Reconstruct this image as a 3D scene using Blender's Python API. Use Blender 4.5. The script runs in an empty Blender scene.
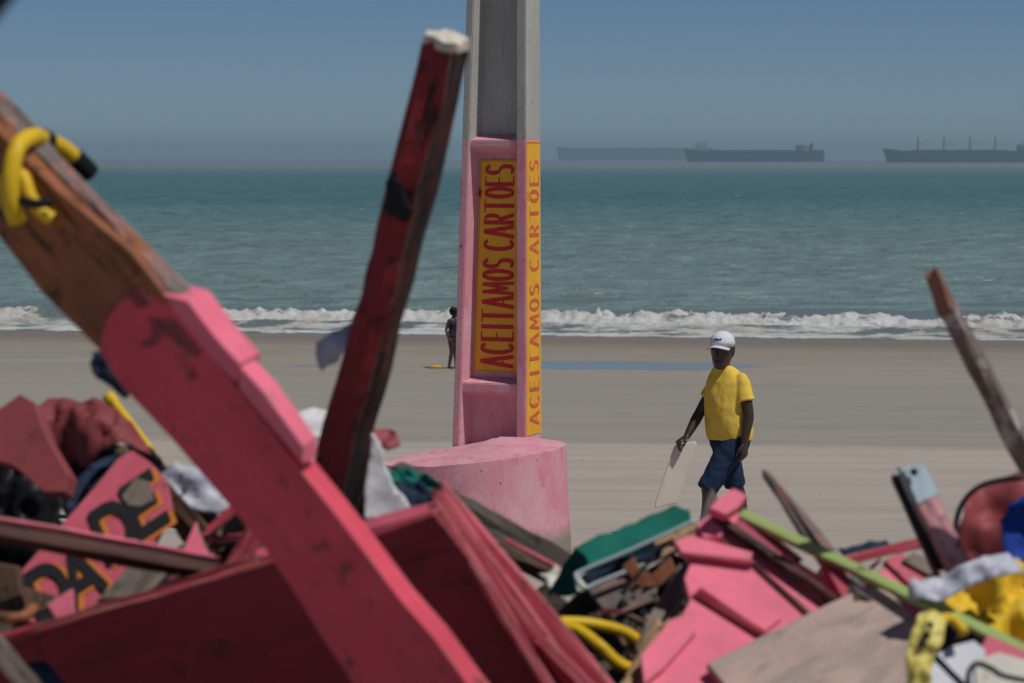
import bpy, bmesh, math, random
from mathutils import Vector, Matrix, noise
from mathutils.geometry import delaunay_2d_cdt
R = math.radians
random.seed(7)
C = bpy.context.scene.collection
SC = bpy.context.scene

# ------------------------------------------------------------------ camera
F = 2844.4                    # focal length in pixels (100 mm on 36 mm, 1024 px)
EYE = Vector((0, 0, 1.65))
PITCH = math.atan(183.5 / F)
cam = bpy.data.cameras.new('camera'); camo = bpy.data.objects.new('camera', cam); C.objects.link(camo)
camo.location = EYE; camo.rotation_euler = (math.pi / 2 - PITCH, 0, 0)
cam.lens = 100; cam.sensor_width = 36; cam.clip_start = 0.1; cam.clip_end = 40000
cam.dof.use_dof = True; cam.dof.focus_distance = 21.5; cam.dof.aperture_fstop = 6.0
SC.camera = camo
# ------------------------------------------------------------------ light
SUN_AZ, SUN_EL = 125, 60       # azimuth clockwise from +Y
w = bpy.data.worlds.new('World'); SC.world = w; w.use_nodes = True
nt = w.node_tree; nt.nodes.clear()
sky = nt.nodes.new('ShaderNodeTexSky'); sky.sky_type = 'NISHITA'; sky.sun_disc = False
sky.sun_elevation = R(SUN_EL); sky.sun_rotation = R(SUN_AZ); sky.altitude = 0
sky.air_density = 0.5; sky.dust_density = 0.0; sky.ozone_density = 6.5
bg = nt.nodes.new('ShaderNodeBackground'); bg.inputs['Strength'].default_value = 0.055
wo = nt.nodes.new('ShaderNodeOutputWorld')
nt.links.new(sky.outputs[0], bg.inputs[0]); nt.links.new(bg.outputs[0], wo.inputs[0])
sl = bpy.data.lights.new('sun', 'SUN'); so = bpy.data.objects.new('sun', sl); C.objects.link(so)
sl.energy = 3.7; sl.angle = R(0.55); sl.color = (1, 0.955, 0.89)
sd = Vector((math.sin(R(SUN_AZ)) * math.cos(R(SUN_EL)), math.cos(R(SUN_AZ)) * math.cos(R(SUN_EL)), math.sin(R(SUN_EL))))
so.rotation_euler = sd.to_track_quat('Z', 'Y').to_euler()
SC.view_settings.view_transform = 'Standard'; SC.view_settings.look = 'None'
SC.view_settings.gamma = 1; SC.view_settings.exposure = -0.3
SC.view_settings.use_curve_mapping = False
SC.cycles.max_bounces = 6; SC.cycles.volume_bounces = 0

# ------------------------------------------------------------------ helpers
RGT = Vector((1, 0, 0)); FWD = Vector((0, math.cos(PITCH), -math.sin(PITCH))); UPV = Vector((0, math.sin(PITCH), math.cos(PITCH)))
def ray(px, py): return FWD + RGT * ((px - 512) / F) + UPV * ((341.5 - py) / F)
def P(px, py, d):
    r = ray(px, py); return EYE + r * (d / r.y)
def normal(yaw, tilt):
    y, t = R(yaw), R(tilt); return Vector((-math.sin(y) * math.cos(t), -math.cos(y) * math.cos(t), math.sin(t)))
def onplane(px, py, p0, n):
    r = ray(px, py); return EYE + r * ((p0 - EYE).dot(n) / r.dot(n))
def nz(p, s=1.0): return noise.noise(Vector(p) * s)
def obj(name, bm, mat, parent=None, M=None, smooth=False):
    me = bpy.data.meshes.new(name)
    if isinstance(bm, bmesh.types.BMesh):
        bm.normal_update(); bm.to_mesh(me); bm.free()
    else: me = bm; me.name = name
    o = bpy.data.objects.new(name, me); C.objects.link(o)
    for m in (mat if isinstance(mat, (list, tuple)) else [mat]): me.materials.append(m)
    if smooth:
        for p in me.polygons: p.use_smooth = True
    if M is None:                                     # own origin at the base centre
        if parent is None and len(me.vertices):
            xs = [v.co for v in me.vertices]
            c = Vector((sum(v.x for v in xs) / len(xs), sum(v.y for v in xs) / len(xs), min(v.z for v in xs)))
            me.transform(Matrix.Translation(-c)); o.location = c
    else: o.matrix_world = M
    if parent is not None:
        o.parent = parent
        o.matrix_parent_inverse = PW[parent.name].inverted()
    PW[o.name] = (M.copy() if M is not None else (Matrix.Translation(o.location) if parent is None else Matrix()))
    return o
PW = {}
def thing(name, loc):
    o = bpy.data.objects.new(name, None); C.objects.link(o); o.location = loc; o.empty_display_size = 0.1
    PW[o.name] = Matrix.Translation(Vector(loc)); return o
def tag(o, label, cat, group=None):
    o['label'] = label; o['category'] = cat
    if group: o['group'] = group
    return o
def kind(o, k): o['kind'] = k; return o

class N:
    """tiny node-tree builder"""
    def __init__(s, name):
        s.m = bpy.data.materials.new(name); s.m.use_nodes = True; s.t = s.m.node_tree; s.t.nodes.clear()
        s.out = s.t.nodes.new('ShaderNodeOutputMaterial'); s.b = s.t.nodes.new('ShaderNodeBsdfPrincipled')
        s.t.links.new(s.b.outputs[0], s.out.inputs[0])
    def n(s, typ, **kw):
        x = s.t.nodes.new('ShaderNode' + typ)
        for k, v in kw.items(): setattr(x, k, v)
        return x
    def l(s, a, b): s.t.links.new(a, b)
    def put(s, sock, v):
        if hasattr(v, 'is_linked') or isinstance(v, bpy.types.NodeSocket): s.l(v, sock)
        else: sock.default_value = v
    def coord(s, scale=(1, 1, 1), which='Object', rnd=True, rot=(0, 0, 0)):
        tc = s.n('TexCoord'); mp = s.n('Mapping'); mp.inputs['Scale'].default_value = scale; mp.inputs['Rotation'].default_value = rot
        s.l(tc.outputs[which], mp.inputs[0])
        if rnd:
            oi = s.n('ObjectInfo'); mu = s.n('Math', operation='MULTIPLY'); s.l(oi.outputs['Random'], mu.inputs[0]); mu.inputs[1].default_value = 37.0
            s.l(mu.outputs[0], mp.inputs['Location'])
        return mp.outputs[0]
    def noise(s, vec, scale, detail=4, rough=0.55, dist=0.0):
        x = s.n('TexNoise'); s.l(vec, x.inputs['Vector']); x.inputs['Scale'].default_value = scale
        x.inputs['Detail'].default_value = detail; x.inputs['Roughness'].default_value = rough; x.inputs['Distortion'].default_value = dist
        return x.outputs[0]
    def ramp(s, v, a, b, lo=0.0, hi=1.0):
        x = s.n('MapRange'); x.clamp = True; s.l(v, x.inputs[0])
        x.inputs[1].default_value = a; x.inputs[2].default_value = b; x.inputs[3].default_value = lo; x.inputs[4].default_value = hi
        return x.outputs[0]
    def mix(s, f, a, b, mode='MIX'):
        x = s.n('Mix', data_type='RGBA', blend_type=mode); s.put(x.inputs[0], f)
        for sock, v in ((x.inputs[6], a), (x.inputs[7], b)):
            s.put(sock, (v[0], v[1], v[2], 1) if isinstance(v, tuple) else v)
        return x.outputs[2]
    def math(s, op, a, b=0.0):
        x = s.n('Math', operation=op); s.put(x.inputs[0], a); s.put(x.inputs[1], b); return x.outputs[0]
    def vary(s, c, f, amt):                            # brightness mottling
        v = s.ramp(f, 0.25, 0.75, 1 - amt, 1 + amt)
        x = s.n('HueSaturation'); s.l(v, x.inputs['Value']); s.put(x.inputs['Color'], (c[0], c[1], c[2], 1) if isinstance(c, tuple) else c)
        return x.outputs[0]
    def bump(s, h, strength, dist, prev=None):
        x = s.n('Bump'); x.inputs['Strength'].default_value = strength; x.inputs['Distance'].default_value = dist
        s.l(h, x.inputs['Height'])
        if prev is not None: s.l(prev, x.inputs['Normal'])
        return x.outputs[0]
    def done(s, col, rough=0.6, nrm=None, spec=0.3):
        s.put(s.b.inputs['Base Color'], (col[0], col[1], col[2], 1) if isinstance(col, tuple) else col)
        s.put(s.b.inputs['Roughness'], rough); s.b.inputs['Specular IOR Level'].default_value = spec
        if nrm is not None: s.l(nrm, s.b.inputs['Normal'])
        return s.m

def paint(name, base, wear=None, amt=0.45, rough=0.6, grain=(1.2, 9, 9), dirt=(0.05, 0.035, 0.03), dirt_amt=0.3, vary=0.19, edge=(0.30, 0.19, 0.14), chips=0.585):
    g = N(name); v = g.coord(grain); u = g.coord((1, 1, 1))
    fine = g.noise(v, 9, 6, 0.65); big = g.noise(u, 4.5, 5, 0.6, 0.4)
    col = g.vary(base, big, vary)
    col = g.vary(col, fine, vary * 0.7)
    if wear:
        wn = g.noise(v, 3.2, 7, 0.72, 0.6)
        m = g.ramp(wn, 1 - amt - 0.02, 1 - amt + 0.035)
        wc = g.vary(wear, fine, 0.35)
        col = g.mix(m, col, wc)
    bv = g.n('Bevel'); bv.samples = 4; bv.inputs['Radius'].default_value = 0.009
    gm = g.n('NewGeometry'); vd = g.n('VectorMath', operation='DOT_PRODUCT'); g.l(bv.outputs[0], vd.inputs[0]); g.l(gm.outputs['Normal'], vd.inputs[1])
    ew = g.math('MULTIPLY', g.ramp(vd.outputs['Value'], 0.985, 0.90), g.ramp(g.noise(u, 14, 6, 0.75), 0.42, 0.58, 0, 0.85))
    col = g.mix(ew, col, edge)
    dn = g.noise(u, 7.5, 8, 0.72)
    col = g.mix(g.ramp(dn, 0.72 - dirt_amt * 0.25, 0.82, 0, 0.75), col, dirt)
    ch_ = g.noise(u, 15, 9, 0.8)
    col = g.mix(g.ramp(ch_, chips, chips + .02, 0, .8), col, wear if wear else dirt)
    sp = g.noise(u, 34, 2, 0.5)
    col = g.mix(g.ramp(sp, 0.72, 0.76, 0, 0.5), col, dirt)
    n1 = g.bump(fine, 0.35, 0.004); n1 = g.bump(big, 0.25, 0.012, n1)
    return g.done(col, g.ramp(fine, 0.2, 0.8, rough - 0.1, min(1, rough + 0.15)), n1)
def fabric(name, base, amt=0.12, rough=0.85, stain=None, scale=6, sheen=0.0):
    g = N(name); u = g.coord()
    big = g.noise(u, scale, 5, 0.6); fi = g.noise(u, 260, 2, 0.5)
    col = g.vary(base, big, amt)
    if stain: col = g.mix(g.ramp(g.noise(u, scale * 2, 6, 0.7), 0.55, 0.72, 0, 0.8), col, stain)
    return g.done(col, rough, g.bump(big, 0.3, 0.01, g.bump(fi, 0.12, 0.001)), 0.2)
PINK = (0.80, 0.17, 0.26); CORAL = (0.56, 0.10, 0.15); MAROON = (0.20, 0.026, 0.040)
BROWN = (0.10, 0.055, 0.032); GREYW = (0.19, 0.155, 0.13)
M = {}
M['pink'] = paint('pink_paint', PINK, (0.34, 0.20, 0.15), 0.33, dirt=(0.30, 0.07, 0.09), dirt_amt=0.2)
M['tip'] = paint('bare_orange_wood', (.27, .14, .10), (.12, .07, .06), .4, grain=(3, 6, 6), dirt_amt=.6)
M['scar'] = paint('bare_scar', (.26, .045, .065), (.12, .04, .045), .4, dirt_amt=.8, vary=.3)
M['beam'] = paint('red_pink_beam_paint', (0.69, 0.080, 0.125), (0.16, 0.06, 0.05), 0.35, dirt=(.12, .03, .035), dirt_amt=0.5)
M['pink_worn'] = paint('worn_pink_paint', (0.66, 0.13, 0.2), (0.16, 0.10, 0.075), 0.42, dirt_amt=0.6)
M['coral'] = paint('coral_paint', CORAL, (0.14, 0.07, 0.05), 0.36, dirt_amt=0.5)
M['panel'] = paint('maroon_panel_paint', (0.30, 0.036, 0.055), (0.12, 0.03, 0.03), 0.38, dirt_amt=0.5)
M['pale_stick'] = paint('grey_driftwood', (0.20, 0.165, 0.15), (0.48, 0.45, 0.44), 0.47, grain=(3, 5, 5), dirt=(.05, .04, .04), dirt_amt=1.2, vary=.3)
M['rail'] = paint('shaded_rail_brown', (0.075, 0.028, 0.022), (0.04, 0.022, 0.018), .45, edge=(.2, .08, .07))  # shade on the rail's face put into a darker brown
M['plankdark'] = paint('dark_grey_wood', (0.085, 0.07, 0.063), (0.03, 0.025, 0.022), .45, grain=(1, 14, 14), dirt_amt=.6, vary=.3, edge=(.16, .13, .11))
M['char'] = paint('blackish_red', (0.07, 0.018, 0.018), (0.02, 0.014, 0.014), 0.5, dirt_amt=.8, vary=.3)  # very dark red for the post's right face and the dark pole
M['post'] = paint('dark_red_paint', (0.27, 0.026, 0.030), (0.02, 0.014, 0.014), 0.40, grain=(.9, 3.5, 3.5), chips=.545, dirt=(0.012, 0.01, 0.012), dirt_amt=0.7, vary=0.25)
M['grey'] = paint('weathered_wood', GREYW, (0.07, 0.055, 0.045), 0.45, grain=(1, 14, 14), dirt_amt=0.7, vary=0.3)
M['brown'] = paint('brown_wood', BROWN, (0.03, 0.02, 0.016), 0.45, grain=(1, 14, 14), dirt_amt=0.6, vary=0.3)
M['orange'] = paint('rusty_wood', (0.29, 0.105, 0.045), (0.07, 0.03, 0.018), 0.44, grain=(1, 6, 6), dirt=(.02, .014, .012), dirt_amt=1.1, vary=0.25)
M['ply'] = paint('plywood', (0.43, 0.31, 0.265), (0.32, 0.255, 0.225), 0.5, grain=(1.2, 6, 6), dirt=(.22, .17, .14), dirt_amt=0.9, vary=0.16)
M['tan'] = paint('raw_tan_wood', (0.42, 0.27, 0.14), BROWN, 0.35, grain=(1, 12, 12), dirt_amt=0.4)
M['lime'] = paint('lime_paint', (0.34, 0.46, 0.15), (0.16, 0.15, 0.08), 0.34, dirt_amt=0.3)
M['mottled'] = paint('peeling_pink_grey_wood', (0.36, 0.16, 0.14), (0.15, 0.13, 0.125), 0.55, grain=(3, 7, 7), dirt_amt=0.9, vary=0.3)
M['skyblue'] = paint('pale_blue_paint', (0.42, 0.55, 0.62), (0.4, 0.16, 0.2), 0.3)
M['palepink'] = paint('pale_pink_paint', (0.62, 0.31, 0.34), (0.10, 0.05, 0.05), 0.36, dirt_amt=0.7)
M['redstrip'] = paint('red_paint', (0.42, 0.045, 0.075), (0.2, 0.03, 0.04), 0.35)
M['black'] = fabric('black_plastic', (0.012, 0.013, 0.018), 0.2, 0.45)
M['navy'] = fabric('navy_cloth', (0.02, 0.035, 0.07), 0.3)
M['white'] = fabric('white_rag', (0.68, 0.68, 0.70), 0.06, 0.8, (0.42, 0.40, 0.40), 9)
M['plastic'] = fabric('pale_plastic', (0.50, 0.52, 0.60), 0.08, 0.4)
M['sack'] = fabric('white_sack', (0.62, 0.60, 0.54), 0.08, 0.7, (0.14, 0.13, 0.12), 16)
M['teal'] = fabric('teal_canvas', (0.005, 0.135, 0.105), 0.2, 0.75)
M['alu'] = N('dull_aluminium').done((0.33, 0.42, 0.44), 0.45, None, 0.5)
M['yellow'] = fabric('yellow_plastic', (0.72, 0.47, 0.022), 0.12, 0.42, (0.35, 0.19, 0.02), 10)
M['bag'] = fabric('yellow_sheet', (0.70, 0.46, 0.03), 0.14, 0.5, (0.55, 0.20, 0.02), 5)
M['packet'] = fabric('yellow_foil', (.70, .60, .16), .15, .35, (.42, .30, .08), 16)
M['blue'] = fabric('blue_cloth', (0.018, 0.06, 0.34), 0.15)
M['tarp'] = fabric('maroon_tarp', (0.25, 0.055, 0.060), 0.28, 0.6, (0.10, 0.03, 0.035), 7)
M['cushion'] = fabric('maroon_vinyl', (0.30, 0.07, 0.075), 0.2, 0.55, (0.14, 0.04, 0.045), 5)
M['ink'] = N('black_sign_paint').done((0.010, 0.010, 0.013), 0.6)
M['inkorange'] = N('orange_sign_paint').done((0.62, 0.19, 0.03), 0.6)

# ------------------------------------------------------------------ mesh builders
def slab(name, poly, at, yaw, tilt, thick, mat, grain=None, lift=0.0, rag=0.0, parent=None, bevel=0.0018, mats=None, step=0.09):
    """flat board: its face outline on a plane through at, with real thickness behind"""
    n = normal(yaw, tilt); p0 = P(*at)
    pl = p0 + n * lift
    pts = [onplane(x, y, pl, n) for x, y in poly]
    if grain: gx = onplane(*grain[1], pl, n) - onplane(*grain[0], pl, n)
    else:
        gx = max(((pts[(i + 1) % len(pts)] - pts[i]) for i in range(len(pts))), key=lambda v: v.length)
    gx.normalize(); gy = n.cross(gx)
    c = sum(pts, Vector()) / len(pts)
    Mx = Matrix((gx, gy, n)).transposed().to_4x4(); Mx.translation = c
    q = [Vector(((p - c).dot(gx), (p - c).dot(gy))) for p in pts]
    out = []
    sd_ = random.random() * 50
    for i in range(len(q)):
        a, b = q[i], q[(i + 1) % len(q)]
        k = max(1, int((b - a).length / step)) if rag else max(1, int((b - a).length / 0.25))
        for j in range(k):
            p = a.lerp(b, j / k)
            if rag and j: p = p + Vector((nz((p.x * 23, p.y * 23, sd_)), nz((p.x * 23, p.y * 23, sd_ + 9)))) * rag * (1.6 if random.random() < .25 else .7)
            out.append(p)
    bm = bmesh.new()
    top = bm.faces.new([bm.verts.new((p.x, p.y, 0)) for p in out])
    top.normal_update()
    if top.normal.z < 0: top.normal_flip()
    r = bmesh.ops.extrude_face_region(bm, geom=[top])
    ev = [e for e in r['geom'] if isinstance(e, bmesh.types.BMVert)]
    for v in ev: v.co.z -= thick
    bmesh.ops.recalc_face_normals(bm, faces=bm.faces[:])
    if bevel: bmesh.ops.bevel(bm, geom=[e for e in bm.edges if e.calc_length() > 0.001], offset=min(bevel, thick * .3), segments=1, affect='EDGES')
    o = obj(name, bm, mat, parent, Mx)
    o['plane'] = 0; del o['plane']
    return o
def beam(name, a, b, wid, dep, mat, roll=0, taper=1.0, jit=0.004, splinter=(0.02, 0.02), parent=None, bend=0.0, side=None):
    """sawn timber from point a to point b; wid seen from the camera, dep away from it"""
    A, B = P(*a), P(*b); ax = (B - A); L = ax.length; ax.normalize()
    vw = (EYE - (A + B) / 2).normalized()
    z = (vw - ax * vw.dot(ax)).normalized()
    z = Matrix.Rotation(R(roll), 3, ax) @ z; y = z.cross(ax)
    Mx = Matrix((ax, y, z)).transposed().to_4x4(); Mx.translation = A
    nst = max(4, int(L / 0.05)); k = 3
    ring0 = []
    for s in range(4):
        cs = [(-.5, -.5), (.5, -.5), (.5, .5), (-.5, .5)]; p, q = cs[s], cs[(s + 1) % 4]
        for j in range(k): t = j / k; ring0.append((p[0] + (q[0] - p[0]) * t, p[1] + (q[1] - p[1]) * t))
    ring0 = [(u * (1 - .05 * (abs(u) == .5 and abs(v) == .5)), v * (1 - .05 * (abs(u) == .5 and abs(v) == .5))) for u, v in ring0]
    bm = bmesh.new(); rings = []; sd_ = random.random() * 100
    e0 = [random.random() * splinter[0] for _ in ring0]; e1 = [random.random() * splinter[1] for _ in ring0]
    for i in range(nst + 1):
        t = i / nst; f = 1 + (taper - 1) * t; vs = []
        for m_, (u, v) in enumerate(ring0):
            x = t * L
            if i == 0: x += e0[m_] - splinter[0] * .5
            if i == nst: x += splinter[1] * .5 - e1[m_]
            yy = u * wid * f; zz = v * dep * f
            yy += jit * nz((x * 6, u * 3 + sd_, v * 3)) + jit * .5 * nz((x * 25, u * 5, v * 5 + sd_))
            zz += jit * nz((x * 6 + 50, u * 3, v * 3 + sd_)) + bend * math.sin(math.pi * t)
            vs.append(bm.verts.new((x, yy, zz)))
        rings.append(vs)
    n_ = len(ring0)
    for i in range(nst):
        for j in range(n_):
            fc = bm.faces.new((rings[i][j], rings[i][(j + 1) % n_], rings[i + 1][(j + 1) % n_], rings[i + 1][j]))
            if side is not None and j // k in side: fc.material_index = 1
    for ring, x in ((rings[0], -.3), (rings[-1], .3)):
        cpt = sum((v.co for v in ring), Vector()) / n_
        cv = bm.verts.new(cpt)
        for j in range(n_): bm.faces.new((ring[j], ring[(j + 1) % n_], cv))
    bmesh.ops.recalc_face_normals(bm, faces=bm.faces[:])
    return obj(name, bm, mat, parent, Mx)
def cloth(name, poly, at, yaw, tilt, mat, amp=0.02, scale=9, step=0.02, fold=None, bulge=0.0, thick=0.003, parent=None):
    """crumpled sheet: outline on a tilted plane, folded along its normal"""
    n = normal(yaw, tilt); p0 = P(*at)
    step *= .72
    pts = [onplane(x, y, p0, n) for x, y in poly]
    gx = n.cross(Vector((0, 0, 1))).normalized() * -1; gy = n.cross(gx)
    c = sum(pts, Vector()) / len(pts)
    Mx = Matrix((gx, gy, n)).transposed().to_4x4(); Mx.translation = c
    q = [Vector(((p - c).dot(gx), (p - c).dot(gy))) for p in pts]
    bd = []; sd_ = random.random() * 90
    for i in range(len(q)):
        a, b = q[i], q[(i + 1) % len(q)]; k = max(1, int((b - a).length / step))
        for j in range(k):
            p = a.lerp(b, j / k)
            if j: p = p + Vector((nz((p.x * 30, p.y * 30, sd_)), nz((p.x * 30, p.y * 30, sd_ + 5)))) * step * .6
            bd.append(p)
    xs = [p.x for p in bd]; ys = [p.y for p in bd]; pnt = list(bd)
    def inside(p):
        r = False; j = len(bd) - 1
        for i in range(len(bd)):
            if (bd[i].y > p.y) != (bd[j].y > p.y) and p.x < (bd[j].x - bd[i].x) * (p.y - bd[i].y) / (bd[j].y - bd[i].y) + bd[i].x: r = not r
            j = i
        return r
    y = min(ys)
    while y < max(ys):
        x = min(xs)
        while x < max(xs):
            p = Vector((x + random.uniform(-.3, .3) * step, y + random.uniform(-.3, .3) * step))
            if inside(p) and min((p - b).length for b in bd) > step * .5: pnt.append(p)
            x += step
        y += step
    vs, es, fs, *_ = delaunay_2d_cdt(pnt, [(i, (i + 1) % len(bd)) for i in range(len(bd))], [], 1, 1e-5)
    half = max(max(xs) - min(xs), max(ys) - min(ys)) / 2
    bm = bmesh.new(); bv = []
    for v in vs:
        h = amp * noise.fractal(Vector((v.x * scale, v.y * scale, sd_)), 0.8, 2.2, 4)
        h += amp * .8 * (0.5 - abs(nz((v.x * scale * .8, v.y * scale * .8, sd_ + 20))))
        h += amp * 1.5 * (0.3 - abs(nz((v.x * scale * 1.9 + 7, v.y * scale * 1.6, sd_ + 40)))) + amp * .6 * (0.3 - abs(nz((v.x * scale * 4.3 + 3, v.y * scale * 4, sd_ + 60))))
        if fold:
            an, fr, fa = fold; t = v.x * math.cos(R(an)) + v.y * math.sin(R(an))
            h += fa * math.sin(t * fr + 2.5 * nz((v.x * 4, v.y * 4, sd_)))
        if bulge: h += bulge * (1 - min(1, (v.length / half) ** 2))
        bv.append(bm.verts.new((v.x, v.y, h)))
    for f in fs:
        if len(f) > 2: bm.faces.new([bv[i] for i in f])
    bmesh.ops.recalc_face_normals(bm, faces=bm.faces[:])
    if sum(f.normal.z for f in bm.faces) < 0: bmesh.ops.reverse_faces(bm, faces=bm.faces[:])
    o = obj(name, bm, mat, parent, Mx, True)
    md = o.modifiers.new('thickness', 'SOLIDIFY'); md.thickness = thick; md.offset = -1
    return o
def crv(pts, n=8):
    out = []
    for i in range(len(pts) - 1):
        p0 = pts[max(0, i - 1)]; p1 = pts[i]; p2 = pts[i + 1]; p3 = pts[min(len(pts) - 1, i + 2)]
        for j in range(n):
            t = j / n
            out.append(0.5 * ((2 * p1) + (p2 - p0) * t + (2 * p0 - 5 * p1 + 4 * p2 - p3) * t * t + (3 * p1 - p0 - 3 * p2 + p3) * t ** 3))
    out.append(pts[-1]); return out
def sweep(bm, pts, rad, sides=12, squash=None):
    """swept tube through pts; rad a number or one per point; squash=(axis, factor) flattens along an axis"""
    rr = rad if isinstance(rad, (list, tuple)) else [rad] * len(pts)
    rings = []; up = None
    for i, p in enumerate(pts):
        t = (pts[min(i + 1, len(pts) - 1)] - pts[max(i - 1, 0)]).normalized()
        if up is None: up = t.orthogonal().normalized()
        up = (up - t * up.dot(t)).normalized(); sv = t.cross(up)
        ring = []
        for j in range(sides):
            a = 2 * math.pi * j / sides; o_ = (up * math.cos(a) + sv * math.sin(a)) * rr[i]
            if squash: o_ = o_ - squash[0] * (o_.dot(squash[0]) * (1 - squash[1]))
            ring.append(bm.verts.new(p + o_))
        rings.append(ring)
    for i in range(len(rings) - 1):
        for j in range(sides): bm.faces.new((rings[i][j], rings[i][(j + 1) % sides], rings[i + 1][(j + 1) % sides], rings[i + 1][j]))
    bm.faces.new(rings[0][::-1]); bm.faces.new(rings[-1])
def tube(name, pix, r, mat, parent=None, smooth=True):
    bm = bmesh.new(); sweep(bm, crv([P(*p) for p in pix]), r); return obj(name, bm, mat, parent, None, smooth)
def box(bm, c, s, Mx=None):
    vs = [bm.verts.new(((Mx @ Vector((c[0] + x * s[0] / 2, c[1] + y * s[1] / 2, c[2] + z * s[2] / 2))) if Mx else (c[0] + x * s[0] / 2, c[1] + y * s[1] / 2, c[2] + z * s[2] / 2))) for x in (-1, 1) for y in (-1, 1) for z in (-1, 1)]
    for f in ((0, 1, 3, 2), (4, 6, 7, 5), (0, 4, 5, 1), (2, 3, 7, 6), (0, 2, 6, 4), (1, 5, 7, 3)): bm.faces.new([vs[i] for i in f])

# hand-lettered capitals as brush strokes in a unit box
def arc(cx, cy, rx, ry, a0, a1, n=14): return [(cx + rx * math.cos(R(a0 + (a1 - a0) * i / n)), cy + ry * math.sin(R(a0 + (a1 - a0) * i / n))) for i in range(n + 1)]
GL = {
 'A': [[(0, 0), (.5, 1)], [(.5, 1), (1, 0)], [(.18, .32), (.82, .32)]],
 'C': [arc(.55, .5, .5, .5, 50, 310, 20)],
 'D': [[(.05, 0), (.05, 1)], [(.05, 1), (.4, 1)] + arc(.4, .5, .58, .5, 90, -90, 16) + [(.05, 0)]],
 'E': [[(.08, 0), (.08, 1)], [(.08, 1), (.95, 1)], [(.08, .52), (.8, .52)], [(.08, 0), (.95, 0)]],
 'I': [[(.5, 0), (.5, 1)]],
 'T': [[(.5, 0), (.5, 1)], [(0, 1), (1, 1)]],
 'M': [[(.02, 0), (.14, 1)], [(.14, 1), (.5, .18)], [(.5, .18), (.86, 1)], [(.86, 1), (.98, 0)]],
 'O': [arc(.5, .5, .48, .5, 90, 450, 26)],
 'S': [[(.92, .86)] + arc(.5, .74, .42, .26, 40, 270, 12) + arc(.5, .25, .44, .25, 90, -140, 12)],
 'R': [[(.08, 0), (.08, 1)], [(.08, 1), (.5, 1)] + arc(.5, .74, .42, .26, 90, -90, 10) + [(.08, .48)], [(.45, .48), (.98, 0)]],
}
GL['Õ'] = GL['O'] + [[(.12, 1.16), (.32, 1.24), (.62, 1.14), (.86, 1.22)]]
def ribbon(pts, w):
    L_, R_ = [], []
    for i, p in enumerate(pts):
        a = pts[max(0, i - 1)]; b = pts[min(len(pts) - 1, i + 1)]
        d = Vector((b[0] - a[0], b[1] - a[1])).normalized(); nn = Vector((-d.y, d.x)) * w / 2
        L_.append((p[0] + nn.x, p[1] + nn.y)); R_.append((p[0] - nn.x, p[1] - nn.y))
    return L_, R_
def letters(bm, glyphs, place, w, eps=0.0004):
    """glyphs: (char, s0, s1, t0, t1) in text space; place(s, t, h) maps to 3-D"""
    q = 0
    for ch, s0, s1, t0, t1 in glyphs:
        for st in GL[ch]:
            pts = [(s0 + (s1 - s0) * x, t0 + (t1 - t0) * y) for x, y in st]
            dense = []
            for i in range(len(pts) - 1):
                for j in range(4): dense.append((pts[i][0] + (pts[i + 1][0] - pts[i][0]) * j / 4, pts[i][1] + (pts[i + 1][1] - pts[i][1]) * j / 4))
            dense.append(pts[-1])
            d0 = Vector((dense[1][0] - dense[0][0], dense[1][1] - dense[0][1])).normalized() * w * .35
            d1 = Vector((dense[-1][0] - dense[-2][0], dense[-1][1] - dense[-2][1])).normalized() * w * .35
            dense[0] = (dense[0][0] - d0.x, dense[0][1] - d0.y); dense[-1] = (dense[-1][0] + d1.x, dense[-1][1] + d1.y)
            L_, R_ = ribbon(dense, w * (.78 if ch in 'M' else 1)); h = eps * (q % 5); q += 1
            a = [bm.verts.new(place(x, y, h)) for x, y in L_]; b = [bm.verts.new(place(x, y, h)) for x, y in R_]
            for i in range(len(a) - 1): bm.faces.new((a[i], a[i + 1], b[i + 1], b[i]))

# ------------------------------------------------------------------ ground: one sheet of sand from the photographer's feet to below the sea
SEA = 1.65 - 9.46
POOLZ = 1.65 - 5.70
def sst(a, b, x):
    t = min(1, max(0, (x - a) / (b - a))); return t * t * (3 - 2 * t)
POOLS = [((618 - 512) / F * 77, 78.6, 3.7, 1.7), (-14.4, 79, 1.6, .5), (-5.6, 77.0, .8, 0.4)]
SHORE = .17
def ground(x, y):
    y0 = y; y = y + SHORE * x * sst(15, 40, y)
    line = -0.226 - 0.0502 * y
    if 84 < y < 151: line = POOLZ + 0.03 + (SEA - POOLZ - 0.03) * (y - 84) / 67
    z = line * sst(6.5, 14, y)
    ft = POOLZ + 0.03 + 0.0 * y                    # flat shelf where the tide left pools
    if 66 < y < 100:
        k = sst(68, 74.6, y) * (1 - sst(83.9, 84, y)); z = z * (1 - k) + ft * k
        for px_, py_, rx, ry in POOLS:
            rr = ((x - px_) / rx) ** 2 + ((y - py_ + .3 * nz((x * .5, y * .3, 2))) / ry) ** 2 + .40 * noise.fractal(Vector((x * .55, y * .8, 4)), .8, 2.1, 4)
            z -= 0.10 * max(0, 1 - rr * .7) ** .8 if rr < 1.43 else 0
    z += 0.025 * nz((x * .35, y * .25, 0)) * (1 if y < 60 else .4) + 0.012 * nz((x * .9, y * 1.3, 5)) * (y < 60)
    return z
bm = bmesh.new()
ys = [-30, -10, -2, 0, 2]; y = 3.0
while y < 190: ys.append(y); y += 0.12 + y * 0.006
ys += [220, 300]
rows = []
for y in ys:
    hw = 30 + abs(y) * .8; cols = 400
    rows.append([bm.verts.new(((i / cols - .5) * 2 * hw, y, ground((i / cols - .5) * 2 * hw, y))) for i in range(cols + 1)])
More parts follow.
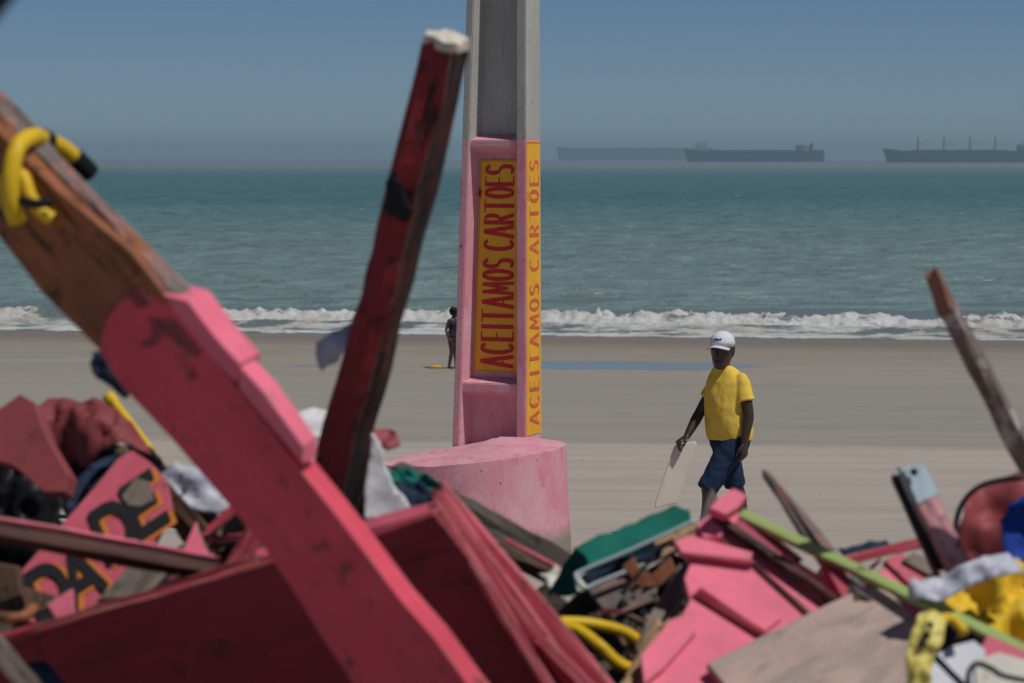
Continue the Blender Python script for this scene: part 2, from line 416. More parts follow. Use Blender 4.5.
for a, b in zip(rows, rows[1:]):
    for i in range(len(a) - 1): bm.faces.new((a[i], a[i + 1], b[i + 1], b[i]))
g = N('sand')
wpos = g.n('NewGeometry').outputs['Position']; sep = g.n('SeparateXYZ'); g.l(wpos, sep.inputs[0]); Y = sep.outputs[1]
def wmap(sc):
    mp = g.n('Mapping'); mp.inputs['Scale'].default_value = sc; g.l(wpos, mp.inputs[0]); return mp.outputs[0]
streak = g.noise(wmap((0.05, 0.75, 1)), 1.0, 6, 0.62, 0.3); wob = g.noise(wmap((0.035, 0.2, 1)), 1.0, 3)
grit = g.noise(wmap((1, 1, 1)), 40, 4, 0.7); med = g.noise(wmap((.6, 1.6, 1)), 1.0, 5)
Y = g.math('ADD', Y, g.math('MULTIPLY', sep.outputs[0], .15))
yd = g.math('ADD', Y, g.math('MULTIPLY', g.math('SUBTRACT', wob, 0.5), 5.0))
dry = (0.40, 0.352, 0.308); damp = (0.29, 0.272, 0.235); wet = (0.215, 0.18, 0.145)
col = g.mix(g.ramp(yd, 36.6, 38.2), dry, damp)
col = g.mix(g.ramp(yd, 60, 95), col, (0.275, 0.25, 0.21))
yw = g.math('ADD', Y, g.math('MULTIPLY', g.math('SUBTRACT', wob, 0.5), 22.0))
col = g.mix(g.ramp(yw, 76, 112), col, wet)
col = g.vary(col, streak, 0.10); col = g.vary(col, grit, 0.08); col = g.vary(col, med, 0.05)
# thin darker wind lines across the dry sand
ln = g.noise(wmap((0.09, 1.9, 1)), 1.0, 5, 0.62, 0.8); lm = g.noise(wmap((.06, .16, 1)), 1, 3)
lnf = g.math('MULTIPLY', g.ramp(ln, 0.58, 0.68, 0, 0.30), g.math('MULTIPLY', g.ramp(lm, .42, .6), g.ramp(yd, 40, 36, .15, 1)))
col = g.mix(lnf, col, (0.17, 0.15, 0.13))
sp = g.noise(wmap((3.4, 2.6, 1)), 1.6, 2); col = g.mix(g.ramp(sp, 0.735, 0.76, 0, 0.75), col, (0.07, 0.055, 0.045))
fp = g.noise(wmap((1.6, 1.0, 1)), 1.0, 3, .6); col = g.mix(g.math('MULTIPLY', g.ramp(fp, .60, .68, 0, .25), g.ramp(lm, .5, .6)), col, (.18, .16, .14))
rough = g.ramp(yw, 95, 120, 0.95, 0.5)
smat = g.done(col, rough, g.bump(med, 0.35, 0.06, g.bump(grit, 0.5, 0.01)), 0.25)
kind(obj('sand', bm, smat, None, Matrix(), True), 'structure')

# tide pool water lying in the hollows of the shelf
g = N('pool_water'); u = g.coord((1, .35, 1)); m = g.done((0.27, 0.255, 0.19), 0.10, g.bump(g.noise(u, 2.0, 3), 0.03, 0.02), 0.5)
bm = bmesh.new(); vs = [bm.verts.new(p) for p in ((-40, 73.2 + 6.8, POOLZ), (40, 73.2 - 6.8, POOLZ), (40, 82.6 - 6.8, POOLZ), (-40, 82.6 + 6.8, POOLZ))]; bm.faces.new(vs)
kind(obj('tide_pool', bm, m, None, Matrix()), 'structure')

# ------------------------------------------------------------------ sea
def swell(x, y):
    z = 0.0
    if y > 150:
        for a, kx, ky, ph in ((.16, .05, .42, 0), (.13, -.11, .31, 2), (.10, .21, .73, 4), (.07, -.3, 1.05, 1), (.05, .55, 1.3, 3)):
            z += a * math.sin(kx * x + ky * y + ph + 2.2 * nz((x * .03, y * .03, ph)))
        z += .22 * noise.fractal(Vector((x * .16, y * .3, 3)), .8, 2.1, 4)
    return z
bm = bmesh.new(); rows = []; y = 134.0
while y < 15500:
    hw = 60 + y * .5 if y < 900 else 60 + y * 1.1; cols = 420 if y < 900 else 60
    amp = sst(168, 186, y) * (1 if y < 900 else 0)
    rows.append([bm.verts.new(((i / cols - .5) * 2 * hw, y, SEA + (amp * swell((i / cols - .5) * 2 * hw, y) if amp else 0))) for i in range(cols + 1)])
    y += (.45 + (y - 134) * .0042) if y < 900 else y * .06
for a, b in zip(rows, rows[1:]):
    if len(a) == len(b):
        for i in range(len(a) - 1): bm.faces.new((a[i], a[i + 1], b[i + 1], b[i]))
    else:
        k = (len(a) - 1) // (len(b) - 1)
        for i in range(len(b) - 1): bm.faces.new(a[i * k:i * k + k + 1] + [b[i + 1], b[i]])
g = N('sea_water')
wpos = g.n('NewGeometry').outputs['Position']; sep = g.n('SeparateXYZ'); g.l(wpos, sep.inputs[0]); Y = sep.outputs[1]
big = g.noise(wmap((.012, .01, 1)), 1, 5, .6); chop = g.noise(wmap((.5, .5, 1)), 1, 6, .68); rip = g.noise(wmap((.13, .17, 1)), 1, 6, .72)
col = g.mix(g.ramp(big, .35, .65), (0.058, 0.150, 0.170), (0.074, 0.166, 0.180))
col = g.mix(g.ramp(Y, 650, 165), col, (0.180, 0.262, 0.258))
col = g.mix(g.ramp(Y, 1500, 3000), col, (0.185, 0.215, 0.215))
fine = g.noise(wmap((.34, .48, 1)), 1, 5, .72); col = g.vary(col, rip, .24); col = g.vary(col, fine, .36)  # shading of the wavelet slopes put into the water colour
cap = g.noise(wmap((.10, .13, 1)), 1, 7, .74); col = g.mix(g.ramp(cap, .665, .69, 0, .85), col, (.55, .58, .58))
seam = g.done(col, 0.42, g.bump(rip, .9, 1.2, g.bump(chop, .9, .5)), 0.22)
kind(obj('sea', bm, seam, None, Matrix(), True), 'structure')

# breaking wave with its foam, and the wash in front of it
bm = bmesh.new(); fl = bm.verts.layers.float.new('foam'); rows = []
x0, x1, dx = -62, 62, .16; nx = int((x1 - x0) / dx)
yl = []; y = 138.0
while y < 194: yl.append(y); y += .17
for y in yl:
    row = []
    for i in range(nx + 1):
        x = x0 + i * dx; yw_ = y; y = y + SHORE * x
        yc = 161.4 + 1.3 * nz((x * .045, 0, 1)) + .5 * nz((x * .2, 0, 5))
        h = .62 + .30 * nz((x * .07, 3, 0)) + .26 * nz((x * .28, 3, 4))
        brk = sst(-.55, -.1, nz((x * .07, 8, 2)) + .25)         # 1 where the crest has broken
        gap = math.exp(-((x + 26.2) / 1.5) ** 2); brk *= 1 - gap
        s = y - yc
        prof = sst(-2.4, 0, s) if s < 0 else math.exp(-(s / 4.2) ** 2)
        z = h * prof * (1 - .12 * gap)
        lum = noise.fractal(Vector((x * .9, y * .7, 0)), .55, 2.1, 5)
        fm = sst(-2.9, -1.9, s) * (1 - sst(.5, 2.5 + 2 * nz((x * .3, y * .2, 7)), s)) * brk
        z += .26 * lum * fm * (.5 + .5 * prof) + (.34 * max(0, nz((x * 2.1, y * .9, 4))) + .2 * max(0, nz((x * 4.6, y * 2, 14)))) * fm * prof - .12 * abs(nz((x * 2.8, y * 1.2, 31))) * fm
        edge = 150.6 + .7 * nz((x * .08, 1, 1)) + .35 * nz((x * .5, 1, 1))
        wash = sst(edge, edge + .5, y) * (1 - sst(159, 161, y))
        fm2 = wash * (.62 * (1 - .2 * sst(edge + 3, edge + 8, y)) + .35 * (1 - sst(edge, edge + 2.5, y)) + .24 * nz((x * .25, y * .9, 11)) + .2 * nz((x * 1.1, y * 2.0, 3)))
        second = math.exp(-((y - 157.2 - .8 * nz((x * .07, 2, 9))) / 1.0) ** 2) * (.30 + .25 * nz((x * .2, 2, 2)))
        z += wash * .07 + max(0, second) * .9 + wash * .05 * lum
        fmb = (1 - sst(164, 174, y)) * sst(161, 163, y) * (.25 + .5 * nz((x * .3, y * .6, 21)))
        end = sst(149.2, 150.4, y)
        zz = SEA + .03 + z * (1 - sst(178, 183.9, y)) - .25 * (1 - end) - .08 * sst(181, 184, y)
        v = bm.verts.new((x, yw_, zz)); y = yw_; v[fl] = max(0, min(1, max(fm * (1.0 + .35 * lum), fm2, fmb))); row.append(v)
    rows.append(row)
for a, b in zip(rows, rows[1:]):
    for i in range(len(a) - 1): bm.faces.new((a[i], a[i + 1], b[i + 1], b[i]))
g = N('surf'); at = g.n('Attribute', attribute_name='foam'); wpos = g.n('NewGeometry').outputs['Position']
fn = g.noise(wmap((.8, .7, .8)), 1.2, 7, .72); ff = g.noise(wmap((1, 1, 1)), 4, 5, .7)
hole = g.noise(wmap((.30, .55, .5)), 1, 5, .65)
f = g.math('ADD', at.outputs['Fac'], g.math('MULTIPLY', g.math('SUBTRACT', fn, .5), 1.1)); f = g.math('SUBTRACT', f, g.ramp(hole, .50, .66, 0, .80))
foam = g.vary((.55, .56, .56), ff, .25); foam = g.mix(g.ramp(g.noise(wmap((.16, .1, .6)), 1, 4), .45, .7, 0, .7), foam, (.40, .37, .30))  # brownish dimming paints the shadowed hollows into the foam
col = g.mix(g.ramp(f, .26, .66), (.15, .185, .185), foam)
surf = g.done(col, g.ramp(f, .3, .6, .3, .9), g.bump(fn, .6, .3, g.bump(ff, .5, .08)), .3)
kind(obj('surf', bm, surf, None, Matrix(), True), 'structure')

# ------------------------------------------------------------------ ships at anchor near the horizon
def ship(name, px0, px1, d, free, bow_left, hullm, housem, house_at, cranes=(), label='', househ=15, over=0):
    x0 = (px0 - 512) / F * d; x1 = (px1 - 512) / F * d; L = x1 - x0; B = 46
    T = thing(name, (x0, d, SEA)); tag(T, label, 'ship', 'ships at anchor on the horizon')
    bm = bmesh.new(); sec = []
    for i in range(25):
        t = i / 24                                     # bow at t=0
        hb = B / 2 * min(1, .04 + (t / .10) ** .6 * .96) if t < .10 else B / 2 * (1 if t < .94 else 1 - (t - .94) / .06 * .25)
        rise = free + (5.5 * (1 - t / .09) if t < .09 else 0) + (2.5 if t > .88 else 0)
        rake = -11 * (1 - t / .06) if t < .06 else 0
        xx = t * L
        pr = [(xx + rake, -hb, rise), (xx, -hb * .97, 0), (xx, -hb * .9, -6), (xx, hb * .9, -6), (xx, hb * .97, 0), (xx + rake, hb, rise)]
        if not bow_left: pr = [(L - a, b, c) for a, b, c in pr]
        sec.append([bm.verts.new((x0 + a, d + b, SEA + c)) for a, b, c in pr])
    for a, b in zip(sec, sec[1:]):
        for j in range(6): bm.faces.new((a[j], a[(j + 1) % 6], b[(j + 1) % 6], b[j]))
    bm.faces.new(sec[0]); bm.faces.new(sec[-1]); bmesh.ops.recalc_face_normals(bm, faces=bm.faces[:])
    obj('hull', bm, hullm, T)
    hx = (house_at - 512) / F * d
    bm = bmesh.new(); z0 = SEA + free
    box(bm, (hx, d, z0 + househ * .4), (24, 34, househ * .8)); box(bm, (hx - 1, d, z0 + househ * .9), (16, 44, househ * .2)); box(bm, (hx + 17, d, z0 + househ * .45), (8, 12, househ * .9))
    obj('deckhouse', bm, housem, T)
    bm = bmesh.new(); sweep(bm, [Vector((hx - 2, d, z0 + househ)), Vector((hx - 2, d, z0 + househ + 11))], .9, 6); obj('radar_mast', bm, housem, T)
    bm = bmesh.new(); box(bm, (x0 + L * .46, d, z0 + 1.1), (L * .62, 26, 2.2)); obj('hatch_cover', bm, hullm, T)
    bm = bmesh.new(); sweep(bm, [Vector((hx + 24, d, z0)), Vector((hx + 27, d, z0 + househ * 1.25))], [5, 3.4], 8); obj('funnel', bm, hullm, T)
    for c in cranes:
        cx = (c - 512) / F * d; bm = bmesh.new()
        sweep(bm, [Vector((cx, d, z0)), Vector((cx, d, z0 + 24)), Vector((cx, d, z0 + 33))], [3.0, 2.2, 1.0], 8)
        sweep(bm, [Vector((cx, d, z0 + 17)), Vector((cx + 26, d - 3, z0 + 13 + random.uniform(-1, 5)))], [1.1, .6], 6)
        obj('deck_crane', bm, M_CR, T)
    return T
g = N('ship_hull_blue'); HULL = g.done(g.vary((.010, .014, .040), g.noise(g.coord(), .08, 4), .3), .7)
g = N('ship_hull_grey'); HULL2 = g.done(g.vary((.06, .065, .075), g.noise(g.coord(), .08, 4), .3), .7)
HOUSE = N('ship_house_grey').done((.26, .27, .27), .7); M_CR = N('crane_rust').done((.35, .17, .09), .7)
ship('bulk_carrier', 559, 712, 11800, 50, True, HULL2, HOUSE, 698, househ=22, label='faintest long grey cargo ship, furthest left on the horizon')
ship('bulk_carrier', 688, 823, 7000, 27, True, HULL, HOUSE, 800, label='dark cargo ship overlapping the fainter one, deckhouse at its right end')
ship('bulk_carrier', 887, 1042, 6200, 25, True, HULL, HOUSE, 1022, (917, 943, 969, 994), 'dark cargo ship with four deck cranes at the right edge', 14)

# ------------------------------------------------------------------ concrete pole with its lettering
g = N('raw_concrete'); u = g.coord((1, 1, .5), rnd=False); big = g.noise(u, 3, 6, .65); fi = g.noise(u, 60, 4, .7)
col = g.vary((.40, .395, .37), big, .18); col = g.vary(col, fi, .12)
col = g.mix(g.ramp(g.noise(g.coord((6, 6, .7), rnd=False), 2.2, 5, .7), .62, .78, 0, .55), col, (.12, .12, .115))
col = g.mix(g.ramp(g.noise(u, 26, 3), .70, .74, 0, .8), col, (.05, .05, .05))
CONC = g.done(col, .9, g.bump(fi, .5, .006, g.bump(big, .3, .02)), .2)
def pinkconcrete(name, fade=None):
    g = N(name); u = g.coord((1, 1, .7), rnd=False); big = g.noise(u, 2.6, 7, .68, .4); fi = g.noise(u, 55, 4, .7)
    col = g.mix(g.ramp(big, .36, .66), (.66, .25, .32), (.66, .40, .45))
    col = g.mix(g.ramp(g.noise(g.coord((2.2, 2.2, 1), rnd=False), 2.4, 6, .7), .56, .70, 0, .75), col, (.56, .12, .155))
    col = g.vary(col, fi, .10)
    col = g.mix(g.ramp(g.noise(u, 30, 2), .715, .74, 0, .8), col, (.10, .05, .05))
    col = g.mix(g.ramp(g.noise(u, 5.5, 8, .8), .70, .74, 0, .4), col, (.35, .31, .30))
    if fade:
        ps = g.n('NewGeometry').outputs['Position']; sp_ = g.n('SeparateXYZ'); g.l(ps, sp_.inputs[0])
        zz = g.math('ADD', sp_.outputs[2], g.math('MULTIPLY', g.math('SUBTRACT', g.noise(u, 9, 5, .7), .5), .16))
        col = g.mix(g.ramp(zz, fade[1], fade[0]), col, (.27, .235, .19))
    return g.done(col, .85, g.bump(fi, .5, .005, g.bump(big, .35, .02)), .2)
PC = pinkconcrete('pink_painted_concrete')
TH = R(24); rv = Vector((math.cos(TH), -math.sin(TH), 0)); nv = Vector((-math.sin(TH), -math.cos(TH), 0)); iv = -nv
KD = 21.42; K0 = P(525.5, 440, KD); zb = K0.z - .10; SIDE = .31
def zpix(py): return P(526, py, KD).z
Wb, slope_w = .610, .122 / (zpix(0) - zpix(438))
def Wat(z): return Wb - slope_w * (z - zpix(438))
def pole_pt(u, v, z):                                   # u from the right front corner leftwards, v inwards
    return Vector((K0.x, K0.y, 0)) - rv * u + iv * v + Vector((0, 0, z))
def section(z):
    Wz = Wat(z); fr, fl_, r_, sp_ = .075, .058, .12, .045
    Sd = SIDE - .012 * (z - zb)
    return [pole_pt(u, v, z) for u, v in [(0, 0), (fr, 0), (fr + sp_ * .6, r_), (Wz - fl_ - sp_, r_), (Wz - fl_, 0), (Wz, 0), (Wz, Sd), (Wz - fl_, Sd), (Wz - fl_ - sp_, Sd - r_ * .8), (fr + sp_ * .6, Sd - r_ * .8), (fr, Sd), (0, Sd)]]
def shaft(z0, z1, n):
    bm = bmesh.new(); rings = [[bm.verts.new(p) for p in section(z0 + (z1 - z0) * i / n)] for i in range(n + 1)]
    for a, b in zip(rings, rings[1:]):
        for j in range(12): bm.faces.new((a[j], a[(j + 1) % 12], b[(j + 1) % 12], b[j]))
    bm.faces.new(rings[0]); bm.faces.new(rings[-1]); bmesh.ops.recalc_face_normals(bm, faces=bm.faces[:])
    bmesh.ops.bevel(bm, geom=[e for e in bm.edges if abs((e.verts[0].co - e.verts[1].co).normalized().z) > .9], offset=.006, segments=2, affect='EDGES')
    return bm
pole = thing('concrete_pole', (K0.x - .25, K0.y + .15, ground(K0.x, K0.y)))
tag(pole, 'grey concrete post on a pink round footing with yellow panels lettered aceitamos cartões', 'pole')
zp = zpix(139)
obj('painted_shaft', shaft(zb, zp, 14), PC, pole)
obj('shaft', shaft(zp + .001, zb + 9.2, 20), CONC, pole)
def rib(z0, z1, sl, mat, inset=.012):
    """cross rib bridging the two flanges of the hollow front, with sloping top and underside"""
    bm = bmesh.new(); vs = []
    for z, zi in ((z0, z0 - sl), (z1, z1 + sl)):
        Wz = Wat(z); vs.append([pole_pt(.07, inset, z), pole_pt(Wz - .052, inset, z), pole_pt(Wz - .09, .125, zi), pole_pt(.09, .125, zi)])
    v = [[bm.verts.new(p) for p in q] for q in vs]
    bm.faces.new(v[0]); bm.faces.new(v[1][::-1])
    for j in range(4): bm.faces.new((v[0][j], v[1][j], v[1][(j + 1) % 4], v[0][(j + 1) % 4]))
    bmesh.ops.recalc_face_normals(bm, faces=bm.faces[:]); bmesh.ops.bevel(bm, geom=bm.edges[:], offset=.006, segments=2, affect='EDGES')
    return obj('cross_rib', bm, mat, pole)
rib(zpix(147), zpix(140), .05, PC); rib(zpix(394), zpix(385), .045, PC)
g = N('yellow_sign_paint'); u = g.coord(rnd=False); yb = g.noise(u, 5, 6, .7)
col = g.vary((.80, .42, .034), yb, .13); col = g.mix(g.ramp(g.noise(u, 22, 5, .8), .66, .72, 0, .5), col, (.5, .2, .12))
YEL = g.done(col, .6, g.bump(yb, .2, .004))
g = N('red_sign_paint'); u = g.coord(rnd=False); yb = g.noise(u, 14, 5, .7)
REDL = g.done(g.vary((.52, .026, .026), yb, .22), .6)
g = N('orange_red_sign_paint'); u = g.coord(rnd=False); REDS = g.done(g.vary((.66, .12, .05), g.noise(u, 14, 5, .7), .22), .6)
def panel_patch(u0, u1, z0, z1, v, th, n=6, side=False):
    """thin painted board: u0/u1 functions of z"""
    bm = bmesh.new(); A_, B_ = [], []
    for i in range(n + 1):
        z = z0 + (z1 - z0) * i / n
        for lst, off in ((A_, 0), (B_, th)):
            lst.append([bm.verts.new(pole_pt(-off, uu, z) if side else pole_pt(uu, v - off, z)) for uu in (u0(z), u1(z))])
    for i in range(n):
        bm.faces.new((B_[i][0], B_[i][1], B_[i + 1][1], B_[i + 1][0]))
        for s in (0, 1): bm.faces.new((A_[i][s], B_[i][s], B_[i + 1][s], A_[i + 1][s]))
    for i in (0, n): bm.faces.new((A_[i][0], A_[i][1], B_[i][1], B_[i][0]))
    bmesh.ops.recalc_face_normals(bm, faces=bm.faces[:]); return bm
TXT = 'ACEITAMOS CARTÕES'
ADV = {'I': .64, 'M': 1.2, 'E': .95, 'T': 1.2, 'S': .95, ' ': .55, 'C': 1.08, 'A': 1.12}
def layout(t, z0, z1, t0, t1, gapf=.26):
    tot = sum(ADV.get(c, 1.0) for c in t); k = (z1 - z0) / tot; out = []; z = z0
    for c in t:
        a = ADV.get(c, 1.0) * k
        if c != ' ':
            gp = gapf * k / 2
            out.append((c, z + gp, z + a - gp, t0, t1))
        z += a
    return out
# hollow-front panel
zf0, zf1 = zpix(374), zpix(160)
fu0 = lambda z: .106; fu1 = lambda z: Wat(z) - .110
pn = obj('sign_panel', panel_patch(fu0, fu1, zf0, zf1, .118, .012), YEL, pole)
bm = bmesh.new(); w0 = lambda z: fu1(z) - fu0(z)
for wd_ in (0, 1):
    letters(bm, [q for i, q in enumerate(layout(TXT, zf0 + .03, zf1 - .03, .12, .84, .30)) if (i > 8) == bool(wd_)], lambda s, t, h: pole_pt(fu0(s) + t * w0(s), .1045 - h, s), .032)
    obj('lettered_word', bm, REDL, pn); bm = bmesh.new()
for s in (0, 1):
    a = [pole_pt((fu0, fu1)[s](z) + (.006, -.006)[s] + k * .004 * (1, -1)[s], .1048, z) for z in (zf0 + .006, zf1 - .006) for k in (0, 1)]
    vs = [bm.verts.new(p) for p in a]; bm.faces.new((vs[0], vs[1], vs[3], vs[2]))
for z in (zf0 + .006, zf1 - .010):
    vs = [bm.verts.new(pole_pt(uu, .1044, zz)) for uu, zz in ((fu0(z) + .006, z), (fu1(z) - .006, z), (fu1(z) - .006, z + .004), (fu0(z) + .006, z + .004))]; bm.faces.new(vs)
obj('border_line', bm, REDL, pn)
# right side panel
zs0, zs1 = zpix(436), zpix(141); su0 = lambda z: .018; su1 = lambda z: SIDE - .02 - .012 * (z - zb)
ps = obj('sign_panel', panel_patch(su0, su1, zs0, zs1, 0, .004, side=True), YEL, pole)
bm = bmesh.new(); ws = lambda z: su1(z) - su0(z)
for wd_ in (0, 1):
    letters(bm, [q for i, q in enumerate(layout(TXT, zpix(429), zpix(158), .14, .80, .38)) if (i > 8) == bool(wd_)], lambda s, t, h: pole_pt(-.0055 - h, su1(s) - t * ws(s), s), .026)
    obj('lettered_word', bm, REDS, ps); bm = bmesh.new()
vs = [bm.verts.new(pole_pt(-.0052, v, z)) for v, z in ((.02, zs1 - .008), (su1(zs1), zs1 - .008), (su1(zs1), zs1 - .016), (.02, zs1 - .016))]; bm.faces.new(vs)
obj('border_line', bm, REDS, ps)
# tilted round footing
ft = P(475.5, 453.5, 20.98); bm = bmesh.new(); NS = 72; lay = []
gz = ground(ft.x, ft.y)
for fr, rad in ((0, .725), (.12, .72), (.35, .705), (.6, .69), (.85, .678), (.975, .674), (1.0, .672), (1.02, .45), (1.03, .2)):
    ring = []
    for j in range(NS):
        a = 2 * math.pi * j / NS; x = math.cos(a); yy = math.sin(a)
        ztop = ft.z + .070 * x + .012 * nz((x * 3, yy * 3, 0))
        z = (gz - .25) * (1 - fr) + (ztop) * fr if fr <= 1 else ztop + (.035 if fr < 1.025 else .05)
        rr = rad * (1 + .008 * nz((x * 4, yy * 4, fr * 5)))
        ring.append(bm.verts.new((ft.x + x * rr, ft.y + yy * rr, z)))
    lay.append(ring)
for a, b in zip(lay, lay[1:]):
    for j in range(NS): bm.faces.new((a[j], a[(j + 1) % NS], b[(j + 1) % NS], b[j]))
cv = bm.verts.new((ft.x, ft.y, ft.z + .055))
for j in range(NS): bm.faces.new((lay[-1][j], lay[-1][(j + 1) % NS], cv))
bmesh.ops.recalc_face_normals(bm, faces=bm.faces[:])
bo = obj('footing', bm, pinkconcrete('pink_painted_footing', (zpix(528), zpix(512))), pole, None, True)
bo.data.set_sharp_from_angle(angle=R(35)) if hasattr(bo.data, 'set_sharp_from_angle') else None

# ------------------------------------------------------------------ people
SKIN = None
def skin(name, c):
    g = N(name); u = g.coord(rnd=False); return g.done(g.vary(c, g.noise(u, 14, 4), .15), .42, None, .5)
def ell(bm, stations, sides=24):
    """stacked ellipses: (centre, axis a, axis b)"""
    rings = [[bm.verts.new(c + a * math.cos(2 * math.pi * j / sides) + b * math.sin(2 * math.pi * j / sides)) for j in range(sides)] for c, a, b in stations]
    for p, q in zip(rings, rings[1:]):
        for j in range(sides): bm.faces.new((p[j], p[(j + 1) % sides], q[(j + 1) % sides], q[j]))
    bm.faces.new(rings[0][::-1]); bm.faces.new(rings[-1])
def limb(bm, pts, rr, squash=None, n=6, flat=False):
    P_ = crv(pts, n); r_ = []
    for i in range(len(P_)):
        t = i / n; k = min(int(t), len(rr) - 2); f = t - k; r_.append(rr[k] * (1 - f) + rr[k + 1] * f)
    sweep(bm, P_, r_, 14, squash)
    for p, r in ((P_[0], r_[0]),) + (() if flat else ((P_[-1], r_[-1]),)):
        q = bmesh.ops.create_icosphere(bm, subdivisions=2, radius=r * .98, matrix=Matrix.Translation(p))
def fuse(bm, vox, smooth=5, fold=0.0, fs=9):
    """union of overlapping volumes into one continuous skin"""
    bmesh.ops.recalc_face_normals(bm, faces=bm.faces[:])
    me = bpy.data.meshes.new('tmp'); bm.to_mesh(me); bm.free(); o = bpy.data.objects.new('tmp', me); C.objects.link(o)
    md = o.modifiers.new('r', 'REMESH'); md.mode = 'VOXEL'; md.voxel_size = vox
    s = o.modifiers.new('s', 'SMOOTH'); s.factor = .5; s.iterations = smooth
    dg = bpy.context.evaluated_depsgraph_get(); dg.update()
    r = bpy.data.meshes.new_from_object(o.evaluated_get(dg)); bpy.data.objects.remove(o); bpy.data.meshes.remove(me)
    if fold:
        for v in r.vertices:
            p = v.co; v.co = p + v.normal * fold * (noise.fractal(Vector((p.x * fs, p.y * fs, p.z * fs * .7)), .8, 2, 3) + .9 * (0.35 - abs(nz((p.x * fs * .6 + p.z * 4, p.y * fs * .6, p.z * fs * .45)))))
    return r
def hand(bm, wr, d, out, side, curl, s=1.0):
    """wr wrist, d hand direction, out back-of-hand normal, side towards the thumb"""
    d = d.normalized(); side = (side - d * side.dot(d)).normalized(); out = d.cross(side).normalized() * (1 if d.cross(side).dot(out) > 0 else -1)
    ell(bm, [(wr - d * .02, side * .026 * s, out * .02 * s), (wr + d * .03 * s, side * .036 * s, out * .018 * s), (wr + d * .085 * s, side * .041 * s, out * .014 * s), (wr + d * .098 * s, side * .036 * s, out * .011 * s)], 14)
    for k, (off, ln) in enumerate(((.030, .072), (.010, .080), (-.010, .074), (-.029, .058))):
        p = wr + d * .075 * s + side * off * s; pts = [p]; dd = d.copy(); a = curl * (1 + .12 * k)
        for seg in (.42, .33, .25):
            dd = (Matrix.Rotation(a, 3, side if side.cross(dd).dot(out) < 0 else -side) @ dd); p = p + dd * ln * seg * s * 1.15; pts.append(p)
        limb(bm, pts, [.0095 * s, .009 * s, .0085 * s, .0075 * s], n=3)
    p = wr + d * .025 * s + side * .03 * s; t = (d * .7 + side * .6 - out * .35).normalized(); t2 = (d * .9 + side * .1 - out * .45).normalized()
    limb(bm, [p, p + t * .035 * s, p + t * .035 * s + t2 * .03 * s, p + t * .035 * s + t2 * .055 * s], [.013 * s, .0115 * s, .0105 * s, .009 * s], n=3)
def head(bm, hc, f, s=1.0):
    l = Vector((0, 0, 1)).cross(f).normalized(); u = Vector((0, 0, 1))
    st = []
    for z, hw, fr, bk in ((-.118, .022, .075, -.02), (-.105, .042, .088, .02), (-.08, .056, .092, .05), (-.045, .066, .094, .075), (0, .073, .097, .092), (.04, .075, .095, .098), (.075, .068, .085, .09), (.1, .05, .06, .07), (.115, .024, .03, .04)):
        c = hc + u * z * s + f * (fr - bk) / 2 * s; st.append((c, l * hw * s, f * (fr + bk) / 2 * s))
    ell(bm, st, 22)
    nb = hc + f * .096 * s
    ell(bm, [(nb + u * .02 * s, l * .009 * s, f * .008 * s), (nb - u * .01 * s + f * .008 * s, l * .013 * s, f * .013 * s), (nb - u * .03 * s + f * .010 * s, l * .019 * s, f * .014 * s), (nb - u * .04 * s, l * .014 * s, f * .008 * s)], 10)
    for dz in (-.062, -.072): ell(bm, [(nb + u * (dz - .005) * s - f * .008 * s, l * .018 * s, f * .008 * s), (nb + u * dz * s - f * .006 * s, l * .024 * s, f * .011 * s), (nb + u * (dz + .005) * s - f * .008 * s, l * .018 * s, f * .008 * s)], 10)
    for sg in (-1, 1):
        e = hc + l * sg * .076 * s - f * .005 * s
        ell(bm, [(e - u * .03 * s, l * .006 * s, f * .01 * s), (e, l * .011 * s, f * .018 * s), (e + u * .028 * s, l * .008 * s, f * .015 * s)], 10)
    return l
V = Vector
pd = 22.3; px0 = P(725, 540, pd); G0 = V((px0.x, pd, ground(px0.x, pd)))
per = thing('person', G0)
tag(per, 'person in yellow t-shirt, navy shorts and white cap walking on the sand with a board', 'person')
def L_(x, y, z): return G0 + V((x, y, z))
f = V((-.76, -.65, 0)); l = V((.65, -.76, 0)); u = V((0, 0, 1))
dark = skin('dark_brown_skin', (.046, .024, .0165))
bm = bmesh.new()
# trunk, neck
ell(bm, [(L_(.03, 0, .74), l * .15, f * .11), (L_(.03, 0, .84), l * .175, f * .135), (L_(.025, 0, .98), l * .165, f * .135), (L_(.01, 0, 1.12), l * .165, f * .12), (L_(.005, 0, 1.24), l * .15, f * .095), (L_(-.005, 0, 1.30), l * .10, f * .075), (L_(-.01, -.005, 1.33), l * .06, f * .06)])
limb(bm, [L_(-.005, 0, 1.27), L_(-.02, -.02, 1.36), L_(-.025, -.03, 1.42)], [.062, .054, .055])
fh = V((-.40, -.915, -.05)).normalized(); hc = L_(-.03, -.035, 1.478); lh = head(bm, hc, fh, 1.17)
sh = {1: L_(.118, -.125, 1.268), -1: L_(-.035, .125, 1.268)}
el = {1: L_(.165, -.185, .985), -1: L_(-.195, .095, .985)}; wr = {1: L_(.130, -.225, .775), -1: L_(-.305, -.02, .805)}
for s in (1, -1): limb(bm, [sh[s] - u * .035 + f * .01, sh[s].lerp(el[s], .5), el[s], el[s].lerp(wr[s], .35), wr[s]], [.036, .048, .043, .044, .028])
hand(bm, wr[1], V((.04, -.05, -1)), V((.7, -.5, 0)), V((-.6, -.6, 0)), .28)
hand(bm, wr[-1], V((-.72, -.40, -.42)), V((-.35, -.1, .9)), V((.5, -.85, .1)), .55)
